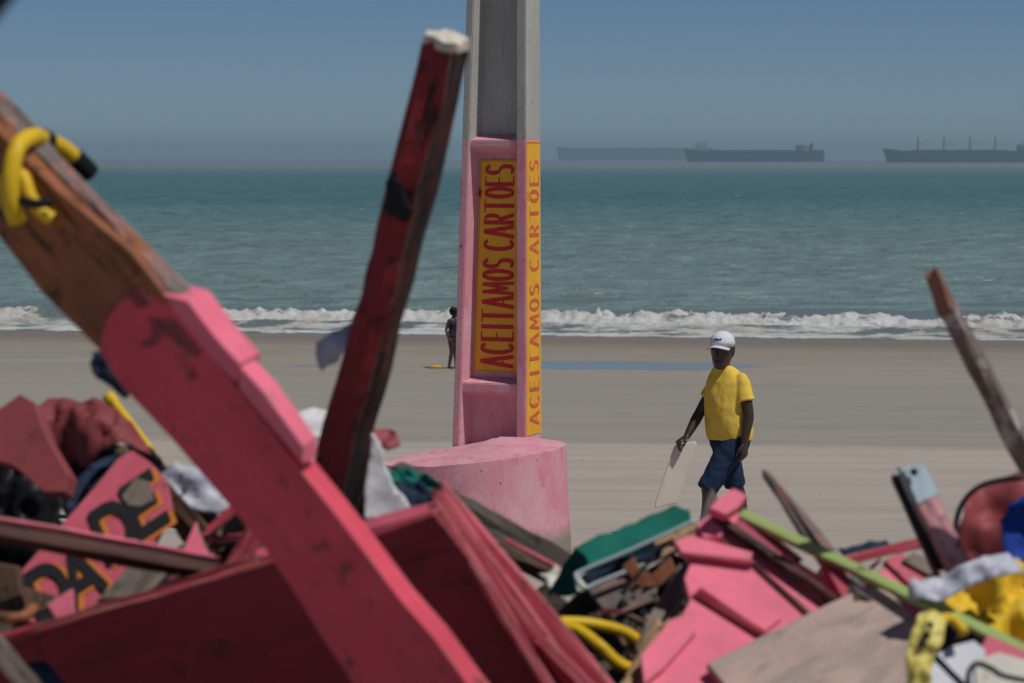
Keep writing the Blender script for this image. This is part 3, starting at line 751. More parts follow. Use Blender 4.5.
hip = {1: L_(.085, -.075, .80), -1: L_(-.015, .07, .80)}; kn = {1: L_(-.135, -.16, .44), -1: L_(.075, .07, .44)}; an = {1: L_(-.175, -.17, .08), -1: L_(.155, .10, .105)}
for s in (1, -1):
    limb(bm, [hip[s], hip[s].lerp(kn[s], .5), kn[s], kn[s].lerp(an[s], .35) + f * -.015, an[s]], [.098, .082, .058, .058, .036])
    toe = an[s] + V((-.15, -.10, -.055 - (.01 if s == 1 else .03)))
    limb(bm, [an[s] + V((.035, .02, -.045)), an[s] + V((-.05, -.03, -.035)), toe], [.036, .038, .026], (u, .75))
body = obj('body', fuse(bm, .0065, 4), dark, per, None, True)
# clothing
bm = bmesh.new()
ell(bm, [(L_(.035, 0, .780), l * .198, f * .160), (L_(.032, 0, .84), l * .204, f * .170), (L_(.022, 0, .93), l * .202, f * .175), (L_(.014, 0, 1.03), l * .194, f * .170), (L_(.010, 0, 1.15), l * .186, f * .155), (L_(.008, 0, 1.24), l * .180, f * .126), (L_(.004, 0, 1.295), l * .152, f * .100), (L_(-.006, -.003, 1.335), l * .112, f * .084), (L_(-.014, -.010, 1.358), l * .080, f * .074), (L_(-.017, -.012, 1.366), l * .068, f * .066)], 30)
for s in (1, -1):
    e = sh[s].lerp(el[s], .62); limb(bm, [sh[s], sh[s].lerp(e, .6), e], [.048, .064, .072], flat=True)
sm = fuse(bm, .009, 7, .007, 9)
obj('t_shirt', sm, fabric('yellow_cotton', (.76, .535, .085), .07, .9), per, None, True)
bm = bmesh.new()
ell(bm, [(L_(.03, 0, .66), l * .12, f * .10), (L_(.03, 0, .72), l * .165, f * .135), (L_(.03, 0, .80), l * .182, f * .145), (L_(.03, 0, .84), l * .18, f * .14)])
for s in (1, -1): limb(bm, [hip[s], hip[s].lerp(kn[s], .5), hip[s].lerp(kn[s], 1.12)], [.116, .100, .082], flat=True)
obj('shorts', fuse(bm, .009, 3, .009, 13), fabric('navy_denim', (.013, .028, .065), .2, .9), per, None, True)
# cap: crown, brim, button
hx = lh; uc = (u + fh * -.10).normalized(); ff_ = (fh - uc * fh.dot(uc)).normalized(); cc = hc + u * .046 + fh * .002; hx = hx * 1.1; ff_ = ff_ * 1.1
bm = bmesh.new()
ell(bm, [(cc - uc * .012, hx * .086, ff_ * .112), (cc + uc * .03, hx * .087, ff_ * .113), (cc + uc * .062, hx * .079, ff_ * .101), (cc + uc * .09, hx * .06, ff_ * .077), (cc + uc * .108, hx * .034, ff_ * .042), (cc + uc * .113, hx * .012, ff_ * .015)], 28)
cap = obj('cap', bm, fabric('white_cap_cloth', (.66, .68, .74), .07, .9), per, None, True)
bm = bmesh.new(); top, bot = [], []
for i in range(13):
    a = -1.15 + 2.3 * i / 12
    for r_, lst in ((1.0, 0), (1.62, 1)):
        base = cc - uc * .006 + hx * math.sin(a) * .086 * (1 if r_ == 1 else 1.02) + ff_ * (math.cos(a) * .110 * (1 if r_ == 1 else 1.0) + (.075 * math.cos(a) ** .6 if r_ > 1 else 0)) - uc * (.016 if r_ > 1 else 0) - uc * .02 * math.sin(a) ** 2
        top.append(bm.verts.new(base)); bot.append(bm.verts.new(base - uc * .006))
for i in range(12):
    a, b, c_, d_ = 2 * i, 2 * i + 1, 2 * i + 3, 2 * i + 2
    bm.faces.new((top[a], top[b], top[c_], top[d_])); bm.faces.new((bot[a], bot[d_], bot[c_], bot[b])); bm.faces.new((top[b], bot[b], bot[c_], top[c_])); bm.faces.new((top[a], top[d_], bot[d_], bot[a]))
for i in (0, 12): bm.faces.new((top[2 * i], top[2 * i + 1], bot[2 * i + 1], bot[2 * i]))
bmesh.ops.recalc_face_normals(bm, faces=bm.faces[:]); obj('brim', bm, fabric('white_brim_cloth', (.60, .62, .68), .07, .9), cap, None, True)
bm = bmesh.new()
mk = lambda dx, dz: cc + hx * dx + ff_ * (.114 - abs(dx) * .25) + uc * dz
sweep(bm, [mk(-.028, .036), mk(-.01, .046), mk(.008, .038), mk(.03, .046)], .0055, 6); obj('cap_mark', bm, M['navy'], cap)
bm = bmesh.new()
ell(bm, [(hc - fh * .03 - u * .05, lh * .073, fh * .078), (hc - fh * .024 + u * .0, lh * .090, fh * .096), (hc - fh * .02 + u * .04, lh * .092, fh * .100), (hc - fh * .02 + u * .06, lh * .087, fh * .092)], 20)
obj('hair', bm, fabric('black_hair', (.008, .007, .007), .2, .7), per, None, True)
EW = N('eye_white').done((.12, .11, .10), .4)  # whites darkened: shade under the cap brim put into the colour
for s in (1, -1):
    bm = bmesh.new(); bmesh.ops.create_uvsphere(bm, u_segments=12, v_segments=8, radius=.0105, matrix=Matrix.Translation(hc + lh * s * .037 + fh * .098 + u * .008)); obj('eye', bm, EW, per, None, True)
# white board carried in the forward hand
bd = slab('foam_board', [(674, 446), (695, 441), (697, 445), (677, 503), (655, 508), (655.5, 502)], (676, 475, 22.24), 6, 6, .03, fabric('off_white_foam', (.73, .67, .58), .08, .8), bevel=.006)
tag(bd, 'off-white flat board carried by the person in the yellow t-shirt', 'board')

# distant bather half hidden by the pole
bdist = 76.6; q0 = P(453.2, 370, bdist); G1 = V((q0.x, bdist, ground(q0.x, bdist)))
bat = thing('person', G1); tag(bat, 'distant person in a dark purple swimsuit standing at the tide line behind the pole', 'person')
def B_(x, y, z): return G1 + V((x, y, z)) * 1.0
f = V((.75, -.66, 0)); l = V((.66, .75, 0)); bm = bmesh.new()
ell(bm, [(B_(0, 0, .78), l * .15, f * .12), (B_(-.02, 0, .9), l * .165, f * .15), (B_(0, 0, 1.05), l * .12, f * .105), (B_(.01, 0, 1.2), l * .14, f * .115), (B_(.0, 0, 1.32), l * .15, f * .09), (B_(0, 0, 1.37), l * .06, f * .055)])
limb(bm, [B_(0, 0, 1.33), B_(.02, -.01, 1.44)], [.055, .05]); hb = B_(.03, -.02, 1.50); head(bm, hb, V((.8, -.6, -.1)).normalized(), 1.0)
for s in (1, -1):
    S = B_(0, 0, 1.31) + l * s * .16; E = S + V((-.06, -.03 * s, -.27)) + l * s * .03; W_ = E + V((.07, -.03, -.23))
    limb(bm, [S, S.lerp(E, .5), E, E.lerp(W_, .4), W_], [.048, .044, .036, .035, .025]); hand(bm, W_, V((.1, -.05, -1)), l * s, f, .3)
    H = B_(0, 0, .82) + l * s * .08; K = B_(.01, 0, .46) + l * s * .075; A_ = B_(-.02 + .05 * s, -.03 * s, .07) + l * s * .06
    limb(bm, [H, H.lerp(K, .5), K, K.lerp(A_, .35), A_], [.095, .08, .055, .054, .034]); limb(bm, [A_ + V((-.02, .02, -.04)), A_ + f * .15 + V((0, 0, -.045))], [.034, .025])
obj('body', fuse(bm, .009, 4), skin('brown_skin', (.055, .028, .018)), bat, None, True)
bm = bmesh.new()
ell(bm, [(B_(0, 0, .77), l * .10, f * .10), (B_(-.02, 0, .88), l * .172, f * .158), (B_(-.01, 0, .96), l * .15, f * .135), (B_(0, 0, 1.05), l * .128, f * .114), (B_(.01, 0, 1.2), l * .148, f * .126), (B_(.005, 0, 1.27), l * .13, f * .11)])
obj('swimsuit', fuse(bm, .012, 3), fabric('purple_swimsuit', (.025, .014, .04), .2, .7), bat, None, True)
bm = bmesh.new(); bmesh.ops.create_icosphere(bm, subdivisions=3, radius=.125, matrix=Matrix.Translation(hb + V((-.02, .015, .05))))
for v in bm.verts: v.co += v.normal * .03 * nz(v.co, 14)
obj('hair', bm, fabric('dark_hair', (.008, .007, .007), .2, .8), bat, None, True)
# small things on the tide line
bm = bmesh.new(); a = P(430, 371, 76.4); a.z = ground(a.x, a.y)
sweep(bm, [a + V((0, 0, .04)), a + V((.16, .02, .07)), a + V((.3, .05, .05))], [.03, .045, .03], 10)
tag(obj('float', bm, M['yellow'], None, None, True), 'tiny yellow float lying on the sand near the distant bather', 'float')

# ------------------------------------------------------------------ the heap of wreckage
# crushed rubble under everything
bm = bmesh.new(); rows = []
for j in range(70):
    y = 4.3 + j * .06; row = []
    for i in range(130):
        x = -3.6 + i * .056
        e = math.exp(-(x / 1.95) ** 6); pxx = 512 + x / 6.4 * F
        yt = 505 if pxx < 240 else (505 + (pxx - 240) * .30 if pxx < 500 else (583 if pxx < 700 else 572))
        H = 1.65 - (yt - 158) / F * 6.4
        e *= (.42 / H + (1 - .42 / H) * sst(5.5, 6.45, y)) * (1 - sst(6.7, 7.9, y)) * sst(4.3, 4.9, y)
        h = e * (H - .06 + .10 * nz((x * 2, y * 2, 0)) + .10 * noise.fractal(Vector((x * 7, y * 7, 1)), .7, 2.2, 4))
        row.append(bm.verts.new((x, y, ground(x, y) - .06 + h)))
    rows.append(row)
for a, b in zip(rows, rows[1:]):
    for i in range(len(a) - 1): bm.faces.new((a[i], a[i + 1], b[i + 1], b[i]))
g = N('rubble'); u = g.coord(); n1 = g.noise(u, 12, 7, .75); n2 = g.noise(u, 5, 3)
col = g.mix(g.ramp(n1, .4, .6), (.045, .035, .03), (.15, .11, .085)); col = g.mix(g.ramp(n2, .58, .64, 0, .8), col, (.24, .05, .07))
kind(tag(obj('rubble', bm, g.done(col, .9, g.bump(n1, .9, .05)), None, Matrix()), 'crushed dark rubble and splinters underneath the broken boards', 'rubble'), 'stuff')

# --- large leaning beam with its nailed cleat
lb = thing('leaning_beam', P(440, 740, 4.9))
tag(lb, 'large beam leaning diagonally at the left, rusty bare wood above and pink paint below', 'beam')
AT = (299, 469, 5.0); YW = 25; TL = -12
low = slab('beam_body', [(106, 318), (120, 300), (150, 296), (177, 308), (227, 376), (299, 469), (467, 683), (520, 752), (398, 752), (352, 683), (262, 545), (215, 490), (120, 385), (97, 349)], AT, YW, TL, .056, M['beam'], ((150, 310), (470, 690)), parent=lb, rag=.006)
up = slab('bare_end', [(-70, 58), (-40, 92), (0, 133), (59, 192), (131, 251), (176, 308), (150, 298), (120, 299.5), (105.5, 317), (97, 348), (41, 292), (0, 238), (-70, 158)], AT, YW, TL, .054, M['orange'], ((0, 180), (140, 320)), parent=lb, rag=.006, lift=-.002)
ct = slab('cleat', [(240, 366), (262, 390), (303, 446), (303, 465), (268, 424), (238, 388)], AT, YW, TL, .052, M['pink'], ((240, 372), (303, 455)), lift=.010, parent=lb, rag=.002)
slab('cleat', [(162, 294), (188, 301), (216, 338), (240, 364), (236, 384), (204, 350), (174, 312)], AT, YW, TL, .075, M['pink'], ((180, 305), (235, 372)), lift=.004, parent=lb, rag=.003)
cr = beam('edge_strip', (-60, 44, 5.24), (187, 300, 5.06), .018, .045, M['mottled'], parent=lb, roll=30, jit=.010)
for pl_ in ([(126, 292), (140, 286), (152, 300), (146, 308), (134, 304)], [(146, 318), (164, 326), (160, 338), (150, 348), (140, 346), (152, 334)], [(160, 326), (170, 318), (196, 352), (190, 356)], [(184, 372), (192, 368), (196, 378), (188, 382)], [(205, 340), (210, 338), (214, 346), (209, 348)]):
    slab('paint_scar', pl_, AT, YW, TL, .003, M['scar'], lift=.0035, parent=lb, rag=.010, step=.008, bevel=0)
# --- yellow hose hooked over it
hs = thing('yellow_hose', P(18, 222, 5.05)); tag(hs, 'yellow hose with black end hooked over the top of the leaning beam', 'hose')
tube('hose', [(17, 221, 5.09), (11, 200, 5.07), (12, 170, 5.07), (18, 147, 5.09), (32, 137, 5.14), (46, 140, 5.20), (62, 148, 5.24), (78, 161, 5.27)], .0165, M['yellow'], hs)
tube('cap_end', [(73, 157, 5.262), (81, 164, 5.275), (90, 174, 5.29)], .0195, M['black'], hs)
tube('collar', [(42.5, 138, 5.18), (48, 141, 5.205)], .0185, M['black'], hs)
tb = tube('yellow_hose', [(-6, 205, 5.12), (6, 178, 5.10), (22, 176, 5.10), (30, 196, 5.09), (40, 211, 5.085), (52, 219, 5.085)], .013, M['yellow']); tag(tb, 'shorter yellow hose offcut tucked behind the hooked hose', 'hose')
tb = tube('black_strap', [(20, 200, 5.07), (36, 204, 5.055), (52, 201, 5.06)], .009, M['black']); tag(tb, 'black strap lying against the rusty beam under the yellow hose', 'strap')
# knot of blue rag behind the beam's lower edge
o = cloth('blue_rag', [(91, 352), (104, 350), (118, 368), (134, 392), (128, 400), (108, 384), (94, 368)], (110, 374, 5.3), 10, 10, M['navy'], .025, 20, .012, bulge=.03); tag(o, 'small grey-blue rag caught behind the lower edge of the leaning beam', 'rag')
# --- dark red post
dp = thing('red_post', P(345, 540, 6.1)); tag(dp, 'dark red square post standing tilted with a broken whitish top', 'post')
pb = beam('post_body', (446, 46, 5.852), (318, 560, 6.1), .078, .078, (M['post'], M['char']), side=(1,), roll=28, taper=1.12, jit=.011, splinter=(.02, .02), parent=dp)  # right face takes a darker material than the other three
TOPM = paint('chalky_broken_end', (.62, .58, .50), (.30, .18, .10), .4)
beam('broken_top', (447.4, 38, 5.846), (446, 47, 5.852), .074, .074, TOPM, roll=28, jit=.012, splinter=(.018, .005), parent=dp, taper=1.03)
slab('charred_notch', [(385, 184), (390, 172), (395, 180), (401, 184), (404, 200), (409, 208), (402, 222), (394, 214), (388, 216), (384, 206), (387, 196)], (395, 200, 5.868), 30, 0, .02, M['black'], parent=dp, rag=.008, step=.008, bevel=0)
o = cloth('plastic_scrap', [(316, 342), (334, 331), (354, 320), (348, 345), (338, 362), (322, 371), (317, 362)], (335, 345, 6.0), 8, 5, M['plastic'], .014, 14, .012, fold=(80, 70, .006)); tag(o, 'torn pale plastic scrap sticking out left of the dark red post', 'scrap')
o = cloth('white_rag', [(371, 432), (378, 440), (386, 464), (396, 488), (411, 508), (398, 516), (380, 521), (364, 518), (366, 480)], (386, 485, 6.02), -5, 8, M['white'], .0035, 8, .012, fold=(8, 40, .006)); tag(o, 'white rag hanging in a point right of the dark red post', 'rag')
o = cloth('pink_scrap', [(362, 432), (384, 428), (396, 432), (401, 445), (388, 450), (372, 447)], (382, 440, 6.2), -10, 20, M['cushion'], .015, 15, .012); tag(o, 'curled dull red scrap behind the white pointed rag', 'scrap')
o = cloth('white_plastic', [(296, 414), (312, 408), (330, 412), (338, 428), (320, 440), (300, 432)], (316, 424, 6.5), 0, 40, M['white'], .010, 12, .015); tag(o, 'white plastic bundle behind the pink end of the leaning beam', 'plastic')
o = slab('dark_board', [(335, 470), (372, 462), (374, 540), (330, 545)], (355, 500, 6.16), 25, -5, .03, M['brown'], rag=.01); tag(o, 'dark brown board upright behind the foot of the dark red post', 'board')
# --- big maroon panel with its lit top edge put in as a coral strip
mp_ = thing('maroon_boarding', P(250, 740, 5.5)); tag(mp_, 'wide dark maroon panel across the lower left with a pink top edge', 'boarding')
slab('panel_sheet', [(-80, 668), (14, 640), (60, 626), (110, 608), (170, 592), (270, 562), (367, 538), (434, 514), (500, 600), (590, 725), (600, 790), (-80, 790)], (250, 610, 5.5), 6, -16, .025, M['panel'], ((0, 640), (430, 515)), parent=mp_, rag=.006)
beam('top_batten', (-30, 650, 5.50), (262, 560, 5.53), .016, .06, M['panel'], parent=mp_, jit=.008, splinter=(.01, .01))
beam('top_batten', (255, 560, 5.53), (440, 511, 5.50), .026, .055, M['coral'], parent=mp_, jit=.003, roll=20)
# --- boards fanning out at its right edge
for a, b, wd, ml, lb_ in (
    ((441, 497, 5.66), (632, 722, 5.38), .034, 'panel', 'topmost of the red boards fanning right of the maroon panel'),
    ((440, 506, 5.59), (600, 722, 5.34), .036, 'panel', 'second red board in the fan, tucked under the topmost one'),
    ((436, 511, 5.53), (562, 712, 5.31), .022, 'panel', 'red board of the fan closest to the maroon panel'),
    ((548, 648, 5.40), (618, 722, 5.29), .020, 'panel', 'short red board low in the fan beside the yellow hose loop')):
    o = tag(beam('split_board', a, b, wd, .09, M[ml], jit=.005, roll=-6), lb_, 'board', 'red boards fanning beside the maroon panel')
    PW[o.name] = o.matrix_world.copy(); up_ = wd / 2 * F / 5.5
    beam('lit_edge', (a[0] + up_ * .55, a[1] - up_ * .8, a[2] + .005), (b[0] + up_ * .55, b[1] - up_ * .8, b[2] + .005), .010, .088, M['coral'], jit=.004, parent=o, roll=-4)  # sunlit upper edge of each board put in as a lighter strip
o = beam('pale_timber', (-20, 628, 5.2), (55, 716, 5.05), .036, .03, M['grey'], roll=10); tag(o, 'grey timber end in the bottom left corner', 'timber')
o = cloth('dark_cloth', [(14, 668), (44, 660), (66, 684), (66, 720), (24, 720)], (60, 690, 5.3), 0, 20, M['navy'], .02, 12, .02); tag(o, 'dark blue cloth bunched below the maroon panel at bottom left', 'cloth')

# --- weathered planks behind the fan
o = beam('weathered_plank', (398, 476, 6.9), (690, 636, 6.6), .068, .035, M['plankdark'], roll=-18, jit=.010, splinter=(.05, .03)); tag(o, 'long grey weathered plank sloping down right past the pink footing', 'plank')
o = beam('dark_plank', (470, 535, 6.75), (690, 648, 6.5), .03, .04, M['brown'], roll=-10, jit=.008); tag(o, 'dark narrow plank under the grey weathered plank', 'plank')
o = beam('red_batten', (505, 540, 6.66), (580, 580, 6.6), .010, .03, M['coral'], jit=.003); tag(o, 'thin red batten between the grey weathered plank and the dark one', 'batten')
o = cloth('torn_net', [(388, 470), (415, 474), (432, 482), (452, 492), (470, 512), (455, 516), (430, 500), (400, 508), (384, 500)], (425, 492, 6.75), 0, 30, M['teal'], .03, 22, .014); tag(o, 'torn dark green cloth lying at the upper end of the weathered plank', 'cloth')
o = cloth('dark_rag', [(396, 482), (420, 480), (436, 498), (424, 512), (402, 514)], (415, 498, 6.6), 15, 25, M['navy'], .015, 20, .014); tag(o, 'dark rag beside the torn dark green cloth', 'rag')

# --- folded chair: aluminium frame with green canvas
ch = thing('folded_chair', P(620, 600, 6.3)); tag(ch, 'folded beach chair frame draped with dark green canvas', 'chair')
cloth('canvas', [(574, 548), (600, 535), (640, 520), (676, 507), (689, 512), (693, 526), (650, 545), (606, 561), (584, 566)], (630, 535, 6.3), 4, 50, M['teal'], .004, 6, .013, fold=(70, 22, .006), parent=ch)
cloth('canvas_drape', [(547, 594), (560, 568), (575, 547), (588, 556), (590, 564), (580, 572), (575, 582), (578, 593), (562, 597)], (568, 572, 6.26), 34, -6, M['teal'], .004, 9, .010, fold=(10, 40, .008), parent=ch)
cloth('canvas_valance', [(586, 565), (606, 560), (650, 543), (693, 525), (694, 534), (650, 553), (606, 569), (588, 574)], (640, 550, 6.27), 6, -12, M['teal'], .003, 9, .010, parent=ch)
tube('frame', [(694, 521, 6.24), (660, 537, 6.23), (620, 555, 6.22), (582, 571, 6.21), (576, 577, 6.20), (584, 588, 6.19), (600, 582, 6.20), (640, 566, 6.22), (690, 545, 6.25)], .0055, M['alu'], ch)
tube('cross_bar', [(640, 547, 6.24), (690, 530, 6.25), (712, 533, 6.26)], .008, M['alu'], ch)
cloth('seat_cloth', [(580, 577), (640, 553), (690, 533), (692, 545), (640, 564), (586, 585)], (630, 562, 6.23), 8, 10, M['navy'], .01, 12, .014, parent=ch)
o = cloth('white_sack', [(538, 572), (556, 566), (585, 590), (610, 597), (622, 612), (616, 624), (580, 624), (550, 605)], (582, 602, 6.42), 0, 55, M['sack'], .03, 9, .016, bulge=.03); tag(o, 'dirty white sack lying below the green canvas', 'sack')
# --- yellow hose loop
tb = tube('yellow_hose', [(560, 622, 6.0), (585, 623, 6.02), (612, 628, 6.02), (632, 636, 6.0), (646, 650, 5.95), (640, 668, 5.9), (620, 664, 5.88), (600, 646, 5.88), (578, 630, 5.92), (556, 626, 5.95)], .0125, M['yellow']); tag(tb, 'yellow hose loop lying between the red boards and the pink panel', 'hose')
# --- dark scraps left of the pink panel
o = cloth('black_sheet', [(612, 632), (618, 604), (640, 574), (690, 566), (694, 600), (660, 640), (640, 655), (622, 648)], (640, 605, 6.25), 10, 35, M['black'], .05, 10, .02); tag(o, 'crumpled black plastic sheet under the folded chair', 'sheet')
o = slab('bent_brown_sheet', [(622, 566), (634, 556), (640, 570), (652, 574), (670, 556), (676, 570), (660, 586), (640, 588)], (650, 572, 6.1), 10, 20, .012, M['orange'], rag=.008); tag(o, 'bent rusty brown sheet under the chair frame', 'sheet')
o = slab('pinkish_plank', [(588, 590), (640, 566), (660, 575), (655, 600), (610, 618)], (625, 592, 6.22), 0, 30, .02, M['mottled'], rag=.01); tag(o, 'mottled pinkish plank stub under the rusty sheet', 'plank')
for k, (a, b, wd, ml, lb_) in enumerate((
    ((640, 660, 5.9), (682, 572, 6.1), .03, 'grey', 'jagged grey stud along the left edge of the bright pink panel'),
    ((628, 690, 5.75), (664, 628, 5.9), .035, 'tan', 'jagged tan stud low at the left edge of the bright pink panel'),
    ((664, 545, 6.2), (700, 528, 6.25), .03, 'tan', 'short tan timber end above the bright pink panel'),
    ((655, 622, 6.0), (672, 602, 6.05), .02, 'tan', 'small tan splinter between the black sheet and the pink panel'))):
    tag(beam('broken_stud', a, b, wd, .03, M[ml], jit=.012, splinter=(.05, .05), roll=20 * k), lb_, 'stud')

# --- bright pink boarded panel
def onp(px, py, lift=.03):
    n = normal(-6, 48); q = onplane(px, py, P(770, 600, 5.9) + n * lift, n); return (px, py, q.y)
PA = (770, 600, 5.9); PY, PT = -6, 48
pp = thing('pink_boarding', P(770, 760, 5.5)); tag(pp, 'bright pink boarded panel lying tilted at the lower right', 'boarding')
slab('boards', [(632, 720), (640, 676), (668, 640), (690, 600), (684, 578), (692, 560), (684, 544), (712, 512), (742, 512), (790, 556), (860, 600), (930, 660), (940, 720)], PA, PY, PT, .03, M['pink'], ((690, 560), (900, 680)), parent=pp, rag=.012)
slab('board', [(674, 541), (690, 535), (714, 541), (753, 552), (750, 562), (716, 556), (682, 553)], PA, PY, PT, .018, M['pink'], ((690, 543), (750, 550)), lift=.018, parent=pp, rag=.004)
slab('board', [(640, 655), (672, 618), (694, 612), (696, 632), (664, 668), (644, 684)], PA, PY, PT, .016, M['pink'], ((645, 665), (690, 620)), lift=.016, parent=pp, rag=.004)
slab('board', [(700, 587), (716, 582), (782, 618), (764, 632)], PA, PY, PT, .010, M['pink'], ((705, 590), (770, 628)), lift=.010, parent=pp, rag=.003)
beam('red_edge', onp(696, 591, .008), onp(768, 636, .008), .014, .02, M['redstrip'], parent=pp, jit=.002)
beam('red_edge', onp(680, 554, .010), onp(750, 563, .010), .011, .02, M['redstrip'], parent=pp, jit=.002)
o = slab('pink_offcut', [(709, 508), (722, 495), (733, 488), (748, 495), (738, 508), (726, 515)], (726, 502, 6.0), -5, 35, .03, M['pink'], rag=.003); tag(o, 'small bright pink offcut crowning the pink panel', 'offcut')
o = slab('grey_offcut', [(698, 524), (706, 500), (712, 488), (719, 500), (714, 520), (704, 530)], (708, 508, 6.15), 10, 25, .025, M['mottled'], rag=.008); tag(o, 'mottled splintered offcut behind the small pink one', 'offcut')
o = slab('pink_offcut', [(696, 524), (712, 512), (724, 520), (722, 536), (704, 538)], (710, 525, 6.02), 0, 45, .02, M['pink'], rag=.004); tag(o, 'flat pink offcut just below the mottled splintered one', 'offcut')
o = beam('dark_pole', onp(716, 519, .016), onp(834, 602, .016), .024, .024, M['char'], roll=20, jit=.004); tag(o, 'dark brown pole lying diagonally across the pink panel', 'pole')
o = beam('dark_gap_line', onp(750, 560, .006), onp(812, 616, .006), .008, .012, M['brown'], jit=.002); tag(o, 'thin dark gap line on the pink panel below the dark pole', 'batten')  # this and the next two: dark strips standing in for gaps between slats
o = beam('dark_gap_line', onp(720, 538, .004), onp(757, 567, .004), .006, .008, M['brown'], jit=.001); tag(o, 'thin dark gap line on the upper left of the pink panel beside the dark pole', 'batten')
o = beam('dark_gap_line', onp(748, 520, .007), onp(800, 560, .007), .012, .012, M['brown'], jit=.003); tag(o, 'thin dark gap line between the dark pole and the lime strip', 'batten')
o = beam('pink_batten', onp(738, 524, .010), onp(850, 618, .010), .022, .02, M['pink'], jit=.003); tag(o, 'long pink batten parallel to the dark pole on its upper side', 'batten')
# --- lime strip, stick, plywood sheet
o = beam('lime_strip', onp(741, 514, .02), onp(1060, 668, .11), .023, .018, M['lime'], roll=-32, jit=.002, splinter=(.004, .01)); tag(o, 'long lime green wooden strip across the right side of the heap', 'strip')
o = beam('pointed_stick', (766, 474, 6.3), (862, 606, onp(862, 606, .02)[2]), .018, .018, M['mottled'], taper=2.5, roll=25, jit=.005); tag(o, 'pinkish brown stick poking up behind the lime strip', 'stick')
o = slab('red_stub', [(822, 560), (834, 556), (858, 590), (846, 604)], (840, 580, onp(840, 580, .03)[2]), -6, 40, .03, M['redstrip'], rag=.004); tag(o, 'short red stub beside the foot of the pinkish brown stick', 'stub')
o = slab('plywood_sheet', [(707, 663), (790, 622), (866, 586), (890, 590), (926, 634), (930, 740), (770, 740)], PA, PY, PT, .022, M['ply'], ((715, 665), (870, 590)), lift=.034, rag=.005); tag(o, 'bare greyish plywood sheet lying at the bottom right', 'plywood')
ts = thing('tall_stick', P(1050, 510, 5.95)); tag(ts, 'tall mottled stick with an orange tip leaning at the right edge above the heap', 'stick')
beam('stick_body', (946, 306, 5.78), (1060, 520, 5.96), .032, .024, M['pale_stick'], taper=1.75, roll=20, jit=.009, splinter=(.004, .02), parent=ts)
beam('bare_tip', (932, 272, 5.75), (948, 311, 5.783), .021, .020, M['tip'], taper=1.5, roll=20, jit=.006, splinter=(.03, .006), parent=ts)
# --- pale blue and pink chunk
ck = thing('painted_chunk', P(950, 570, 6.0)); tag(ck, 'stout timber chunk painted pale blue at the top and pink below', 'timber')
beam('blue_end', (909, 469, 6.0), (922, 500, 6.0), .055, .05, M['skyblue'], roll=-28, jit=.005, splinter=(.012, .004), parent=ck)
beam('pink_length', (922, 500, 6.0), (956, 566, 6.0), .054, .05, M['palepink'], roll=-28, jit=.006, splinter=(.004, .03), parent=ck)
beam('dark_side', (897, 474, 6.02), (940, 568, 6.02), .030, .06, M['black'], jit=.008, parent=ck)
tube('bolt_head', [(914, 472, 5.962), (914, 472, 5.950)], .008, M['ink'], ck)
# --- right end cloths
o = cloth('maroon_cushion', [(952, 545), (958, 510), (972, 490), (996, 480), (1040, 476), (1060, 560), (1010, 566), (968, 566)], (1000, 525, 6.25), -10, 22, M['cushion'], .022, 7, .018, fold=(-10, 34, .032), bulge=.05); tag(o, 'rounded dull maroon cushion cover at the right edge of the heap', 'cushion')
PW[o.name] = o.matrix_world.copy(); tube('piping', [(954, 548, 6.05), (958, 514, 6.05), (972, 492, 6.06), (996, 481, 6.07), (1045, 476, 6.07)], .006, M['black'], o)
o = cloth('blue_cloth', [(1000, 520), (1014, 502), (1050, 486), (1060, 600), (1012, 572), (1003, 556)], (1020, 535, 5.95), -12, 15, M['blue'], .018, 8, .015); tag(o, 'bright blue cloth hanging at the far right of the heap', 'cloth')
o = cloth('teal_scrap', [(1006, 480), (1018, 472), (1040, 472), (1040, 486), (1012, 486)], (1022, 478, 6.3), 0, 20, M['teal'], .01, 14, .012); tag(o, 'small teal scrap above the maroon cushion cover', 'scrap')
o = cloth('pale_sheet', [(908, 584), (930, 574), (964, 570), (1000, 556), (1016, 560), (1024, 576), (980, 584), (944, 598), (912, 598)], (965, 578, 5.8), -5, 40, M['plastic'], .025, 9, .015); tag(o, 'pale lavender plastic sheet above the yellow sheet', 'sheet')
o = cloth('yellow_sheet', [(926, 600), (950, 588), (985, 578), (1030, 568), (1060, 580), (1060, 680), (1000, 642), (960, 622)], (990, 605, 5.9), -8, 40, M['bag'], .045, 9, .016, fold=(30, 28, .02)); tag(o, 'crumpled yellow plastic sheet at the right above the lime strip', 'sheet')
o = cloth('orange_cloth', [(1000, 590), (1024, 572), (1060, 580), (1060, 656), (1012, 640)], (1025, 615, 5.95), -8, 30, M['inkorange'], .03, 10, .018); tag(o, 'orange cloth showing behind the yellow sheet at the edge', 'cloth')
pk = thing('yellow_packet', P(920, 700, 5.1)); tag(pk, 'yellow packet with dark marks crushed against the plywood sheet', 'packet')
cloth('wrapper', [(906, 662), (912, 636), (920, 616), (934, 611), (947, 620), (943, 646), (934, 664), (930, 700), (908, 700)], (926, 645, 5.12), 12, 25, M['packet'], .012, 16, .008, bulge=.02, parent=pk)
for k, (x, y) in enumerate(((929, 626), (926, 636), (922, 645))):
    slab('printed_mark', [(x - 5, y - 1), (x - 1, y - 4.5), (x + 4, y - 4), (x + 5, y), (x, y + 3), (x - 4, y + 3)], (926, 645, 5.12), 12, 25, .003, M['ink'], lift=.033, parent=pk, bevel=0)
o = tube('yellow_tie', [(934, 622, 5.2), (948, 618, 5.22), (958, 624, 5.22), (964, 632, 5.2)], .010, M['bag']); tag(o, 'short yellow strip beside the yellow packet', 'strip')
